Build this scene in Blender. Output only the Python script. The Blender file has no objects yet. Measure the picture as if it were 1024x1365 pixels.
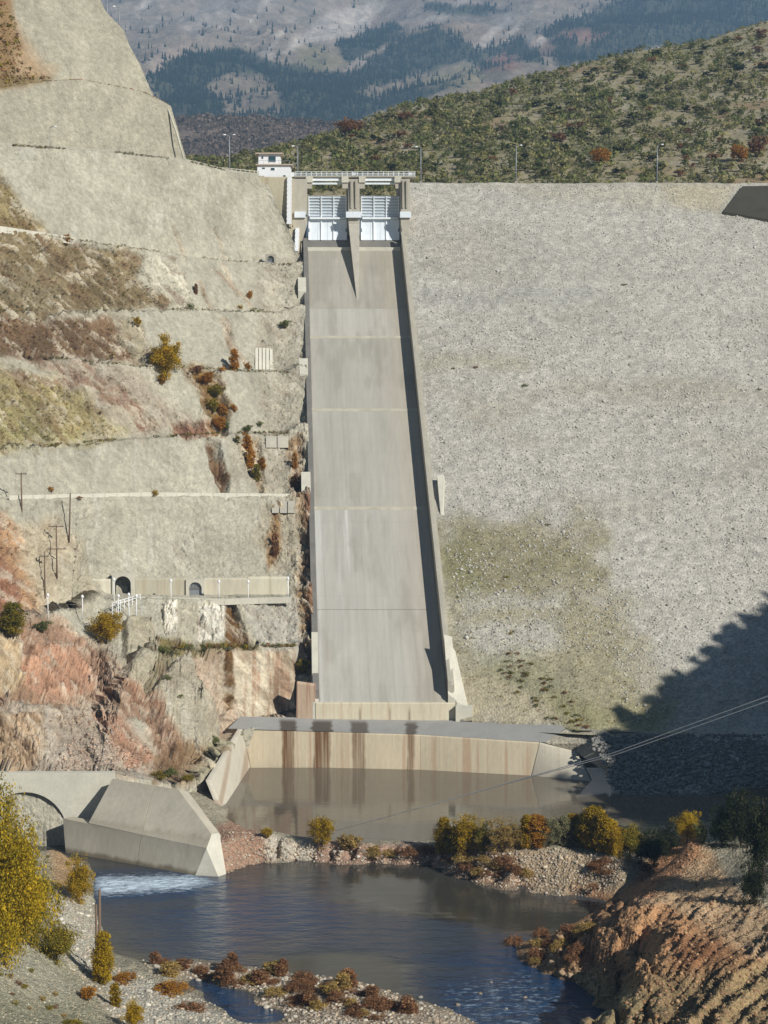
import bpy, math, random
import numpy as np
from mathutils import Vector, Matrix

random.seed(7)
rng = np.random.default_rng(7)
scene = bpy.context.scene
COL = scene.collection

# ------------------------------------------------------------------ camera, world, sun, exposure
F = 2491.0                      # focal length in photo pixels (photo 1024 x 1365)
CX, CY = 512.0, 682.5
CAMZ = 67.0                     # metres above the river
PITCH = math.atan((682.5 - 500.0) / F)
cam_d = bpy.data.cameras.new('camera')
cam = bpy.data.objects.new('camera', cam_d)
COL.objects.link(cam)
cam.location = (0, 0, CAMZ)
cam.rotation_euler = (math.pi / 2 - PITCH, 0, 0)
cam_d.sensor_fit = 'HORIZONTAL'
cam_d.sensor_width = 36.0
cam_d.lens = 36.0 * F / 1024.0
cam_d.clip_start = 1.0
cam_d.clip_end = 30000.0
scene.camera = cam

SUN = Vector((0.62, -0.58, 0.53)).normalized()      # direction towards the sun
SUN_EL = math.asin(SUN.z)
SUN_AZ = math.atan2(SUN.x, SUN.y)
world = bpy.data.worlds.new('World')
scene.world = world
world.use_nodes = True
wn = world.node_tree.nodes
wl = world.node_tree.links
bg = wn['Background']
sky = wn.new('ShaderNodeTexSky')
sky.sky_type = 'NISHITA'
sky.sun_disc = False
sky.sun_elevation = SUN_EL
sky.sun_rotation = SUN_AZ
sky.altitude = 1200
sky.air_density = 0.65
sky.dust_density = 0.2
sky.ozone_density = 2.0
wl.new(sky.outputs[0], bg.inputs[0])
bg.inputs[1].default_value = 0.05
sd_ = bpy.data.lights.new('sun', 'SUN')
sd_.energy = 5.0
sd_.angle = math.radians(0.53)
sd_.color = (1.0, 0.972, 0.92)
so_ = bpy.data.objects.new('sun', sd_)
COL.objects.link(so_)
so_.location = (200, -100, 300)
so_.rotation_euler = (-SUN).to_track_quat('-Z', 'Y').to_euler()
scene.view_settings.view_transform = 'Standard'
scene.view_settings.look = 'None'
scene.view_settings.gamma = 1.0
scene.view_settings.exposure = 0.1
scene.cycles.volume_bounces = 0
scene.cycles.max_bounces = 6

# ------------------------------------------------------------------ helpers
def ray(px, py):
    r = (np.asarray(px, float) - CX) / F
    u = (CY - np.asarray(py, float)) / F
    c, s = math.cos(PITCH), math.sin(PITCH)
    return r, c + s * u, -s + c * u

def atY(px, py, Y):
    dx, dy, dz = ray(px, py)
    t = Y / dy
    return np.stack([dx * t, dy * t, CAMZ + dz * t], -1)

def atZ(px, py, z):
    dx, dy, dz = ray(px, py)
    t = (z - CAMZ) / dz
    return np.stack([dx * t, dy * t, CAMZ + dz * t], -1)

def proj(P):
    P = np.asarray(P, float)
    c, s = math.cos(PITCH), math.sin(PITCH)
    x, y, z = P[..., 0], P[..., 1], P[..., 2] - CAMZ
    d = np.maximum(c * y - s * z, 1.0)
    u = (s * y + c * z) / d
    return CX + F * x / d, CY - F * u

def lin(r, g, b, k=1.0):
    o = []
    for v in (r, g, b):
        v /= 255.0
        o.append((v / 12.92 if v <= 0.04045 else ((v + 0.055) / 1.055) ** 2.4) * k)
    return np.array(o)

ALB = 0.90
def A(r, g, b, k=ALB):
    c = lin(r, g, b, k); m = c.mean()
    return m + (c - m) * 0.97

def _h(ix, iy, iz, seed):
    h = (ix.astype(np.uint32) * np.uint32(374761393) + iy.astype(np.uint32) * np.uint32(668265263)
         + iz.astype(np.uint32) * np.uint32(2246822519) + np.uint32((seed * 3266489917) & 0xffffffff))
    h = (h ^ (h >> np.uint32(13))) * np.uint32(1274126177)
    h = (h ^ (h >> np.uint32(15))) * np.uint32(2246822519)
    return ((h ^ (h >> np.uint32(16))) & np.uint32(0xffff)).astype(np.float64) / 65535.0

def vn(x, y, z=None, seed=0):
    x = np.asarray(x, float); y = np.asarray(y, float)
    z = np.zeros_like(x) if z is None else np.asarray(z, float)
    fx, fy, fz = np.floor(x), np.floor(y), np.floor(z)
    ix, iy, iz = fx.astype(np.int64), fy.astype(np.int64), fz.astype(np.int64)
    tx, ty, tz = x - fx, y - fy, z - fz
    tx = tx * tx * (3 - 2 * tx); ty = ty * ty * (3 - 2 * ty); tz = tz * tz * (3 - 2 * tz)
    def H(a, b, c): return _h(ix + a, iy + b, iz + c, seed)
    x00 = H(0,0,0) * (1 - tx) + H(1,0,0) * tx
    x10 = H(0,1,0) * (1 - tx) + H(1,1,0) * tx
    x01 = H(0,0,1) * (1 - tx) + H(1,0,1) * tx
    x11 = H(0,1,1) * (1 - tx) + H(1,1,1) * tx
    return ((x00 * (1 - ty) + x10 * ty) * (1 - tz) + (x01 * (1 - ty) + x11 * ty) * tz) * 2 - 1

def fbm(x, y, z=None, seed=0, oct=4, gain=0.5, lac=2.03):
    a, t, n = 1.0, 0.0, 0.0
    x = np.asarray(x, float); y = np.asarray(y, float)
    z = np.zeros_like(x) if z is None else np.asarray(z, float)
    for i in range(oct):
        t = t + a * vn(x, y, z, seed + i * 17); n += a
        a *= gain; x = x * lac + 11.3; y = y * lac + 5.7; z = z * lac + 3.1
    return t / n

def sstep(a, b, x):
    t = np.clip((x - a) / (b - a), 0, 1)
    return t * t * (3 - 2 * t)

def worley(x, y, seed=0):
    """distance to the nearest feature point, gap to the second, and a random value per cell"""
    fx, fy = np.floor(x).astype(np.int64), np.floor(y).astype(np.int64); z0 = np.zeros_like(fx)
    b1 = np.full(x.shape, 9.0); b2 = np.full(x.shape, 9.0); idv = np.zeros(x.shape)
    for i in (-1, 0, 1):
        for j in (-1, 0, 1):
            cx, cy = fx + i, fy + j
            d = np.hypot(cx + _h(cx, cy, z0, seed) - x, cy + _h(cx, cy, z0 + 1, seed) - y)
            v = _h(cx, cy, z0 + 2, seed); nb = d < b1
            b2 = np.where(nb, b1, np.minimum(b2, d)); idv = np.where(nb, v, idv); b1 = np.where(nb, d, b1)
    return b1, b2 - b1, idv

def poly_sd(px, py, poly):
    """signed distance to a polygon, negative inside (vectorised)"""
    poly = np.asarray(poly, float)
    d = np.full(px.shape, 1e18); s = np.ones(px.shape)
    n = len(poly); j = n - 1
    for i in range(n):
        ex, ey = poly[j] - poly[i]
        wx, wy = px - poly[i, 0], py - poly[i, 1]
        t = np.clip((wx * ex + wy * ey) / (ex * ex + ey * ey + 1e-12), 0, 1)
        d = np.minimum(d, (wx - ex * t) ** 2 + (wy - ey * t) ** 2)
        c1 = py >= poly[i, 1]; c2 = py < poly[j, 1]; c3 = ex * wy > ey * wx
        flip = (c1 & c2 & c3) | (~c1 & ~c2 & ~c3)
        s = np.where(flip, -s, s)
        j = i
    return s * np.sqrt(d)

# ---- objects
def link(o, parent=None):
    COL.objects.link(o)
    if parent is not None:
        o.parent = parent
    return o

def tag(o, label=None, cat=None, group=None, kind=None):
    if label: o['label'] = label
    if cat: o['category'] = cat
    if group: o['group'] = group
    if kind: o['kind'] = kind
    return o

def empty(name, loc=(0, 0, 0), rz=0.0):
    o = bpy.data.objects.new(name, None)
    o.location = loc; o.rotation_euler = (0, 0, rz); o.empty_display_size = 0.5
    return link(o)

def mk_mesh(name, verts, faces, mat=None, smooth=False, col=None, attrs=None):
    me = bpy.data.meshes.new(name)
    verts = np.asarray(verts, float)
    if isinstance(faces, np.ndarray):
        nf, k = faces.shape
        me.vertices.add(len(verts)); me.vertices.foreach_set('co', verts.ravel())
        me.loops.add(nf * k); me.loops.foreach_set('vertex_index', faces.ravel().astype(np.int32))
        me.polygons.add(nf)
        me.polygons.foreach_set('loop_start', np.arange(0, nf * k, k, dtype=np.int32))
        me.update(calc_edges=True)
    else:
        me.from_pydata([tuple(v) for v in verts], [], faces)
        me.update()
    if smooth:
        me.polygons.foreach_set('use_smooth', np.ones(len(me.polygons), bool))
    if col is not None:
        a = me.color_attributes.new('Col', 'FLOAT_COLOR', 'POINT')
        c4 = np.ones((len(verts), 4)); c4[:, :3] = np.clip(col, 0, 1)
        a.data.foreach_set('color', c4.ravel())
    if attrs:
        for k_, v_ in attrs.items():
            a = me.attributes.new(k_, 'FLOAT', 'POINT')
            a.data.foreach_set('value', np.asarray(v_, float))
    if mat: me.materials.append(mat)
    return me

def mobj(name, verts, faces, mat, parent=None, **kw):
    o = bpy.data.objects.new(name, mk_mesh(name, verts, faces, mat, **kw))
    return link(o, parent)

def grid_faces(nr, nc, flip=False):
    i = np.arange(nr - 1)[:, None] * nc + np.arange(nc - 1)[None, :]
    q = np.stack([i, i + 1, i + nc + 1, i + nc], -1).reshape(-1, 4)
    return q[:, ::-1].copy() if flip else q

HEXF = [(0,3,2,1),(4,5,6,7),(0,1,5,4),(1,2,6,5),(2,3,7,6),(3,0,4,7)]
def hexa(name, p8, mat, parent=None):
    return mobj(name, p8, HEXF, mat, parent)

def box(name, c, s, mat, parent=None, rz=0.0):
    x, y, z = s[0] / 2, s[1] / 2, s[2] / 2
    p = [(-x,-y,-z),(x,-y,-z),(x,y,-z),(-x,y,-z),(-x,-y,z),(x,-y,z),(x,y,z),(-x,y,z)]
    ca, sa = math.cos(rz), math.sin(rz)
    p = [(c[0] + a * ca - b * sa, c[1] + a * sa + b * ca, c[2] + d) for a, b, d in p]
    return hexa(name, p, mat, parent)

def tube_arr(pts, radii, n=8):
    pts = [Vector(p) for p in pts]
    V, Fc = [], []
    for i, p in enumerate(pts):
        d = (pts[min(i + 1, len(pts) - 1)] - pts[max(i - 1, 0)]).normalized()
        a = d.orthogonal().normalized(); b = d.cross(a)
        for k in range(n):
            t = 2 * math.pi * k / n
            V.append(p + (a * math.cos(t) + b * math.sin(t)) * radii[i])
    for i in range(len(pts) - 1):
        for k in range(n):
            Fc.append((i*n+k, i*n+(k+1)%n, (i+1)*n+(k+1)%n, (i+1)*n+k))
    Fc.append(tuple(range(n))[::-1]); Fc.append(tuple(range((len(pts)-1)*n, len(pts)*n)))
    return V, Fc

def tube(name, pts, radii, mat, parent=None, n=8):
    V, Fc = tube_arr(pts, radii, n)
    return mobj(name, [tuple(v) for v in V], Fc, mat, parent, smooth=True)

# ---- materials
def _mat(name):
    m = bpy.data.materials.new(name); m.use_nodes = True
    nt = m.node_tree; b = nt.nodes['Principled BSDF']
    return m, nt, b

def _noise(nt, scale, detail=6, rough=0.6, vec=None):
    n = nt.nodes.new('ShaderNodeTexNoise')
    n.inputs['Scale'].default_value = scale; n.inputs['Detail'].default_value = detail
    n.inputs['Roughness'].default_value = rough
    if vec is not None: nt.links.new(vec, n.inputs['Vector'])
    return n

def _vary(nt, col_out, fac_out, lo, hi):
    """multiply colour by a 0..1 noise remapped to lo..hi"""
    mr = nt.nodes.new('ShaderNodeMapRange')
    mr.inputs['From Min'].default_value = 0.25; mr.inputs['From Max'].default_value = 0.75
    mr.inputs['To Min'].default_value = lo; mr.inputs['To Max'].default_value = hi
    nt.links.new(fac_out, mr.inputs['Value'])
    mx = nt.nodes.new('ShaderNodeVectorMath'); mx.operation = 'SCALE'
    nt.links.new(col_out, mx.inputs[0]); nt.links.new(mr.outputs[0], mx.inputs['Scale'])
    return mx.outputs[0]

def surf(name, color=None, vary=((0.15, 0.85, 1.15), (2.0, 0.88, 1.12)), bump=(3.0, 0.3, 0.1), rough=0.9,
         metal=0.0, stretch=(1, 1, 1), spec=0.25, tide=None, cells=None, streak=None):
    """procedural surface; colour from a constant or from the mesh's Col attribute"""
    m, nt, b = _mat(name)
    geo = nt.nodes.new('ShaderNodeNewGeometry')
    mp = nt.nodes.new('ShaderNodeMapping'); mp.inputs['Scale'].default_value = stretch
    nt.links.new(geo.outputs['Position'], mp.inputs['Vector'])
    if color is None:
        a = nt.nodes.new('ShaderNodeAttribute'); a.attribute_name = 'Col'
        c = a.outputs['Color']
    else:
        r = nt.nodes.new('ShaderNodeRGB'); r.outputs[0].default_value = (*color[:3], 1)
        c = r.outputs[0]
    for s_, lo, hi in vary:
        c = _vary(nt, c, _noise(nt, s_, 5, 0.65, mp.outputs[0]).outputs['Fac'], lo, hi)
    vh = None
    if cells:
        for sc_, lo, hi in cells:
            vo_ = nt.nodes.new('ShaderNodeTexVoronoi'); vo_.inputs['Scale'].default_value = sc_
            vo_.inputs['Randomness'].default_value = 1.0; nt.links.new(mp.outputs[0], vo_.inputs['Vector'])
            sx2 = nt.nodes.new('ShaderNodeSeparateXYZ'); nt.links.new(vo_.outputs['Color'], sx2.inputs[0])
            mr2 = nt.nodes.new('ShaderNodeMapRange'); mr2.inputs['To Min'].default_value = lo; mr2.inputs['To Max'].default_value = hi
            nt.links.new(sx2.outputs['X'], mr2.inputs['Value'])
            mx2 = nt.nodes.new('ShaderNodeVectorMath'); mx2.operation = 'SCALE'
            nt.links.new(c, mx2.inputs[0]); nt.links.new(mr2.outputs[0], mx2.inputs['Scale']); c = mx2.outputs[0]
            vh = vo_.outputs['Distance']
    if streak:
        mp2 = nt.nodes.new('ShaderNodeMapping'); mp2.inputs['Scale'].default_value = (1.0, 1.0, 0.07)
        nt.links.new(geo.outputs['Position'], mp2.inputs['Vector'])
        c = _vary(nt, c, _noise(nt, streak[0], 5, 0.7, mp2.outputs[0]).outputs['Fac'], streak[1], streak[2])
    if tide is not None:
        sp_ = nt.nodes.new('ShaderNodeSeparateXYZ'); nt.links.new(geo.outputs['Position'], sp_.inputs[0])
        nz_ = _noise(nt, 0.6, 4, 0.6, mp.outputs[0]); ad_ = nt.nodes.new('ShaderNodeMath'); ad_.operation = 'MULTIPLY_ADD'
        nt.links.new(nz_.outputs['Fac'], ad_.inputs[0]); ad_.inputs[1].default_value = 1.4; nt.links.new(sp_.outputs['Z'], ad_.inputs[2])
        rp = nt.nodes.new('ShaderNodeValToRGB'); rp.color_ramp.elements.remove(rp.color_ramp.elements[1])
        mrz = nt.nodes.new('ShaderNodeMapRange'); mrz.inputs['From Min'].default_value = 0; mrz.inputs['From Max'].default_value = 12
        nt.links.new(ad_.outputs[0], mrz.inputs['Value']); nt.links.new(mrz.outputs[0], rp.inputs[0])
        rp.color_ramp.elements[0].position = 0.0; rp.color_ramp.elements[0].color = (0.5, 0.45, 0.38, 1)
        for p_, v_ in tide:
            e = rp.color_ramp.elements.new(p_ / 12.0); e.color = (*v_, 1)
        mm = nt.nodes.new('ShaderNodeMix'); mm.data_type = 'RGBA'; mm.blend_type = 'MULTIPLY'; mm.inputs['Factor'].default_value = 1.0
        nt.links.new(c, mm.inputs['A']); nt.links.new(rp.outputs[0], mm.inputs['B']); c = mm.outputs['Result']
    nt.links.new(c, b.inputs['Base Color'])
    b.inputs['Roughness'].default_value = rough
    b.inputs['Metallic'].default_value = metal
    b.inputs['Specular IOR Level'].default_value = spec
    if bump:
        bp = nt.nodes.new('ShaderNodeBump')
        bp.inputs['Strength'].default_value = bump[1]; bp.inputs['Distance'].default_value = bump[2]
        hgt_ = _noise(nt, bump[0], 8, 0.7, mp.outputs[0]).outputs['Fac']
        if vh is not None:
            mh = nt.nodes.new('ShaderNodeMath'); mh.operation = 'MULTIPLY_ADD'; mh.inputs[1].default_value = -0.9
            nt.links.new(vh, mh.inputs[0]); nt.links.new(hgt_, mh.inputs[2]); hgt_ = mh.outputs[0]
        nt.links.new(hgt_, bp.inputs['Height'])
        nt.links.new(bp.outputs[0], b.inputs['Normal'])
    return m

def leafmat(name):
    m, nt, b = _mat(name)
    a = nt.nodes.new('ShaderNodeAttribute'); a.attribute_name = 'Col'
    oi = nt.nodes.new('ShaderNodeObjectInfo')
    mr = nt.nodes.new('ShaderNodeMapRange')
    mr.inputs['To Min'].default_value = 0.85; mr.inputs['To Max'].default_value = 1.15
    nt.links.new(oi.outputs['Random'], mr.inputs['Value'])
    mx = nt.nodes.new('ShaderNodeVectorMath'); mx.operation = 'SCALE'
    nt.links.new(a.outputs['Color'], mx.inputs[0]); nt.links.new(mr.outputs[0], mx.inputs['Scale'])
    nt.links.new(mx.outputs[0], b.inputs['Base Color'])
    b.inputs['Roughness'].default_value = 0.75; b.inputs['Specular IOR Level'].default_value = 0.15
    tr = nt.nodes.new('ShaderNodeBsdfTranslucent'); nt.links.new(mx.outputs[0], tr.inputs['Color'])
    ms = nt.nodes.new('ShaderNodeMixShader'); ms.inputs[0].default_value = 0.4
    nt.links.new(b.outputs[0], ms.inputs[1]); nt.links.new(tr.outputs[0], ms.inputs[2])
    nt.links.new(ms.outputs[0], nt.nodes['Material Output'].inputs['Surface'])
    return m

M_rock = surf('rock_face', None, vary=((0.12, 0.82, 1.18), (0.9, 0.78, 1.2), (4.0, 0.74, 1.22)), bump=(1.4, 0.8, 0.34), streak=(0.9, 0.84, 1.12), cells=((0.35, 0.96, 1.04), (1.5, 0.93, 1.07)))
M_dam = surf('dam_gravel', None, vary=((0.05, 0.92, 1.08), (0.5, 0.86, 1.12), (4.0, 0.8, 1.18)), bump=(2.6, 0.8, 0.18), cells=((0.8, 0.92, 1.08), (2.1, 0.80, 1.20)))
M_valley = surf('valley_ground', None, vary=((0.2, 0.85, 1.15), (1.5, 0.78, 1.2), (7.0, 0.75, 1.22)), bump=(2.5, 0.8, 0.35), cells=((3.2, 0.78, 1.2),))
M_hill = surf('hill_ground', None, vary=((0.03, 0.85, 1.15), (0.25, 0.75, 1.25), (1.2, 0.75, 1.25)), bump=(0.6, 0.8, 1.0))
M_mount = surf('mountain_ground', None, vary=((0.002, 0.85, 1.15), (0.016, 0.72, 1.28), (0.08, 0.75, 1.25)), bump=(0.03, 0.9, 14.0))
M_wallc = surf('stained_concrete', None, vary=((0.3, 0.92, 1.08), (3.0, 0.9, 1.08)), bump=(3.0, 0.2, 0.05), stretch=(1, 1, 0.25))
M_conc = surf('grey_concrete', A(178, 172, 155), vary=((0.25, 0.85, 1.12), (2.5, 0.9, 1.1)), bump=(4.0, 0.25, 0.05))
M_pale = surf('pale_concrete', A(212, 207, 188), vary=((0.4, 0.85, 1.1), (3.0, 0.9, 1.08)), bump=(4.0, 0.25, 0.04))
M_dark = surf('weathered_concrete', A(128, 124, 116), vary=((0.3, 0.8, 1.15), (2.5, 0.88, 1.1)), bump=(4.0, 0.25, 0.05))
M_white = surf('white_paint', (0.84, 0.85, 0.85), vary=((0.6, 0.93, 1.03),), bump=None, rough=0.6)
M_galv = surf('galvanised_steel', A(150, 155, 158), vary=((2.0, 0.85, 1.1),), bump=None, rough=0.5, metal=0.3)
M_gate = surf('gate_steel', (0.80, 0.85, 0.88), vary=((0.5, 0.9, 1.05), (3.0, 0.95, 1.04)), bump=None, rough=0.35, metal=0.0, spec=0.6)
M_gate_up = surf('gate_steel_upper', (0.50, 0.56, 0.60), vary=((0.5, 0.85, 1.08), (3.0, 0.92, 1.06)), bump=None, rough=0.35, spec=0.6)
M_gate2 = surf('gate_rib_paint', (0.86, 0.89, 0.90), vary=((1.5, 0.92, 1.04),), bump=None, rough=0.5)
M_glass = surf('window_glass', A(60, 85, 90), vary=((2.0, 0.8, 1.2),), bump=None, rough=0.08, spec=0.6)
M_black = surf('dark_interior', (0.012, 0.011, 0.010), vary=((0.5, 0.8, 1.2),), bump=None)
M_wood = surf('weathered_wood', A(120, 100, 82), vary=((1.0, 0.75, 1.2), (8.0, 0.8, 1.2)), bump=(10, 0.3, 0.02), stretch=(1, 1, 0.15))
M_roof = surf('roof_edge', A(205, 185, 165), vary=((1.0, 0.88, 1.1),), bump=None)
M_stone = surf('pale_stone', None, vary=((0.7, 0.8, 1.15), (5.0, 0.82, 1.15)), bump=(4.0, 0.6, 0.1))
M_leaf = leafmat('foliage')
M_bark = surf('bark', A(95, 80, 65), vary=((2.0, 0.7, 1.25),), bump=(8, 0.5, 0.05))
M_cable = surf('cable_steel', A(190, 190, 185), vary=((2.0, 0.9, 1.1),), bump=None, rough=0.5)

def Lrow(px, table):
    t = np.asarray(table, float)
    return np.interp(px, t[:, 0], t[:, 1])

def paint(col, px, py, poly, c, soft=8, warp=9, amt=1.0, seed=3, ns=0.035):
    wx = px + warp * fbm(px * ns, py * ns, seed=seed, oct=4)
    wy = py + warp * fbm(px * ns + 40, py * ns + 9, seed=seed + 5, oct=4)
    m = amt * np.clip(0.5 - poly_sd(wx, wy, poly) / soft, 0, 1)
    c = np.asarray(c, float)
    return col * (1 - m[:, None]) + c[None, :] * m[:, None] if c.ndim == 1 else col * (1 - m[:, None]) + c * m[:, None]

# ------------------------------------------------------------------ spillway frame (from the photo's chute corners)
CH_W = 22.0
CB = np.array([-0.1, 315.4, 11.5]); CT = np.array([-6.95, 441.8, 96.8])
CH_L = CT[1] - CB[1]
CH_SL = (CT[2] - CB[2]) / CH_L
CH_SX = (CT[0] - CB[0]) / CH_L
def C(u, v, h=0.0):
    """u metres right of the axis, v metres up the chute (plan), h above the floor"""
    return (CB[0] + CH_SX * v + u, CB[1] + v, CB[2] + CH_SL * v + h)
def chute_Y(px, py):
    dx, dy, dz = ray(px, py); k = dz / dy
    return (CB[2] - CH_SL * CB[1] - CAMZ) / (k - CH_SL)
CREST_Y, CREST_Z = 463.9, 114.2

# ------------------------------------------------------------------ ground sheet
g = mobj('ground', [(-4100, -290, -4), (4100, -290, -4), (4100, 9300, -4), (-4100, 9300, -4)], [(0, 1, 2, 3)],
         surf('ground_soil', A(130, 120, 95), vary=((0.02, 0.8, 1.2), (0.3, 0.8, 1.2)), bump=None))
tag(g, kind='structure')

# ------------------------------------------------------------------ valley floor (banks, gravel bar, rock outcrop, shaded hill)
ctrl = []
def cz(z, *pts):
    for p in pts: ctrl.append(atZ(p[0], p[1], z))
def cw(*pts):
    for p in pts: ctrl.append(np.array(p, float))
def cpoly(pts, step=2.4):
    W = [atZ(p[0], p[1], p[2]) for p in pts]
    for i in range(len(W) - 1):
        n_ = max(1, int(np.linalg.norm(W[i + 1] - W[i]) / step))
        for k in range(n_): ctrl.append(W[i] * (1 - k / n_) + W[i + 1] * (k / n_))
    ctrl.append(W[-1])
def crest_line(pts, dz, step=1.3):
    W = [atZ(p[0], p[1], p[2]) for p in pts]
    for i in range(len(W) - 1):
        n_ = max(1, int(np.linalg.norm(W[i + 1] - W[i]) / step))
        for k in range(n_):
            q_ = W[i] * (1 - k / n_) + W[i + 1] * (k / n_); q_[2] += dz if q_[2] < 2.6 else 0.0; ctrl.append(q_); ctrl.append(q_ + np.array([0, 1.2, 0.0]))
def shore(pts, drop=7, z=-0.8, **k):
    cpoly([(a_, b_, 0.05) for a_, b_ in pts], **k); cpoly([(a_, b_ + drop, z) for a_, b_ in pts], **k)
# river bed
cz(-1.2, (200,1205), (300,1220), (400,1200), (500,1180), (600,1205), (700,1220), (400,1255), (560,1270), (650,1290),
   (620,1318), (750,1345), (700,1305), (250,1250), (180,1235), (170,1185), (350,1168), (500,1163), (755,1360), (690,1345))
cz(-0.9, (270,1180), (330,1172), (150,1168), (770,1208))
# gravel bar
shore([(200,1281), (260,1278), (330,1288), (400,1299), (470,1305), (540,1328), (600,1345), (640,1366)], -6)
cz(0.7, (230,1290), (300,1300), (380,1322), (450,1332), (500,1352), (430,1362), (550,1365))
cz(-0.6, (275,1316), (308,1336), (345,1358))
cz(0.15, (262,1322), (290,1345), (320,1364), (300,1312), (350,1338), (385,1362))
cz(0.8, (235,1335), (270,1358), (200,1318), (215,1300))
# left bank
cpoly([(126,1165,0.05), (125,1205,0.05), (136,1240,0.05), (150,1270,0.05), (190,1281,0.05)]); cpoly([(138,1165,-0.8), (137,1205,-0.8), (149,1238,-0.8), (166,1264,-0.8), (196,1274,-0.8)])
cz(1.2, (112,1190), (118,1250), (150,1300), (190,1330), (225,1362))
cz(2.6, (100,1215), (100,1268), (120,1310), (150,1355))
cz(4.5, (80,1195), (70,1250), (80,1300), (90,1360))
cz(9.0, (20,1230), (5,1290), (-5,1360)); cz(14.0, (-70,1230), (-80,1360)); cz(6.5, (40,1330))
cz(3.5, (72,1132)); cz(1.5, (86,1165)); cw((-46, 258, -1.0), (-52, 262, -1), (-30, 252, -1.0))
# bar between the basin and the river
shore([(x_, y_) for x_, y_ in ((298,1166), (330,1155), (370,1147), (440,1148), (520,1150), (575,1154), (600,1167), (660,1177), (720,1189), (790,1195))])
crest_line([(296,1124,3.6), (325,1113,3.6), (350,1118,3.2), (400,1129,1.6), (450,1134,1.45), (520,1136,1.45), (575,1135,1.55), (615,1137,2.4), (660,1133,3.8), (700,1127,4.4), (760,1129,4.4), (828,1142,4.2), (848,1150,3.2)], 0.7)
cpoly([(605,1150,1.4), (650,1156,1.9), (720,1163,2.5), (790,1168,2.6), (826,1164,2.9)], 3.0)
cpoly([(x_, y_, 0.7) for x_, y_ in ((312,1094), (345,1109), (400,1120), (450,1126), (520,1127), (590,1122), (650,1110), (720,1098), (800,1096))], 3.0)
cw((-15,300,-1), (0,305,-1), (20,300,-1), (32,293,-1), (-20,285,-1), (0,309,-0.5), (-20,309,-0.5), (22,303,-0.5), (0,290,-1), (20,280,-1), (0,335,3),
   (-22,296,-1), (-21.5,306,-1), (-22.6,300,-0.6), (-23,288,-0.6), (-29,302,3.4), (-30,290,3.6), (-29,280,3.5), (-30,272,3.5), (40,282,-0.8), (50,285,-0.5), (-32,262,3.0), (-27,258,2.0))
# between bar and mound
cz(2.2, (865,1150)); cz(1.0, (860,1180)); cz(0.3, (825,1196)); cz(-0.2, (800,1205))
cz(0.4, (765,1199))
# mound
cz(8.8, (920,1120)); cz(6.2, (900,1145)); cz(6.8, (945,1150)); cz(4.6, (875,1178)); cz(6.6, (965,1185)); cz(5.2, (915,1178))
# outcrop
cpoly([(775,1226,0.05), (735,1246,0.05), (682,1258,0.05), (692,1280,0.05), (720,1298,0.05), (770,1312,0.05), (800,1335,0.05), (825,1364,0.05), (845,1385,0.05)]); cpoly([(765,1220,-0.8), (730,1238,-0.8), (668,1256,-0.8), (680,1286,-0.8), (712,1305,-0.8), (760,1320,-0.8), (788,1342,-0.8), (812,1370,-0.8)])
cz(1.0, (715,1265), (745,1270)); cz(2.2, (765,1275)); cz(4.5, (800,1236)); cz(3.5, (805,1296)); cz(6.8, (840,1222)); cz(7.4, (870,1205))
cz(6.4, (848,1290)); cz(8.6, (900,1240)); cz(7.0, (900,1335)); cz(9.0, (955,1290)); cz(8.8, (990,1250)); cz(9.0, (1024,1362), (1010,1320))
cz(8.2, (945,1362)); cz(11.0, (1100,1300)); cz(13.0, (1100,1370)); cz(7.8, (945,1212)); cz(8.2, (1000,1225)); cz(8.2, (860,1345 - 60))
# shaded hill on the right; its ridge lies outside the picture and throws the shadow on the dam
def wpoly(pts, step=6.0):
    W = [np.array(p, float) for p in pts]
    for i in range(len(W) - 1):
        n_ = max(1, int(np.linalg.norm(W[i + 1] - W[i]) / step))
        for k in range(n_): ctrl.append(W[i] * (1 - k / n_) + W[i + 1] * (k / n_))
    ctrl.append(W[-1])
wpoly([(77,219,35), (83,227,40), (92,236,52), (119,244,74), (164,254,102), (185,257,115)])
wpoly([(76,219,33), (88,206,30), (104,196,34), (130,192,44), (185,190,66)])
wpoly([(52,208,12), (53,225,12), (54,240,11), (56,255,9), (60,268,6)])
wpoly([(60,268,6), (85,272,9), (120,280,14), (185,290,24)], 12)
cw((62,200,12), (75,185,15), (95,172,18), (130,165,24), (185,160,36), (66,180,13), (60,150,14), (90,145,16), (185,140,28),
   (46,296,1.0), (58,292,2), (80,292,3), (120,300,8), (185,320,16), (120,330,10), (60,320,4), (47,270,1.5), (48,258,4.0), (47,245,6.0), (52,280,-0.5), (70,284,1))
ctrl = np.array(ctrl)
gx = np.concatenate([np.arange(-85, -58, 0.9), np.arange(-58, 58, 0.24), np.arange(58, 186, 1.2)])
gy = np.concatenate([np.arange(138, 158, 0.8), np.arange(158, 272, 0.3), np.arange(272, 334, 0.7)])
def rbf_fit(P):
    n = len(P); d = np.sqrt(((P[:, None, :2] - P[None, :, :2]) ** 2).sum(-1))
    Mx = np.zeros((n + 1, n + 1)); Mx[:n, :n] = -d + np.eye(n) * 0.05; Mx[:n, n] = 1; Mx[n, :n] = 1
    return np.linalg.solve(Mx, np.append(P[:, 2], 0.0))
rw = rbf_fit(ctrl)
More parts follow.
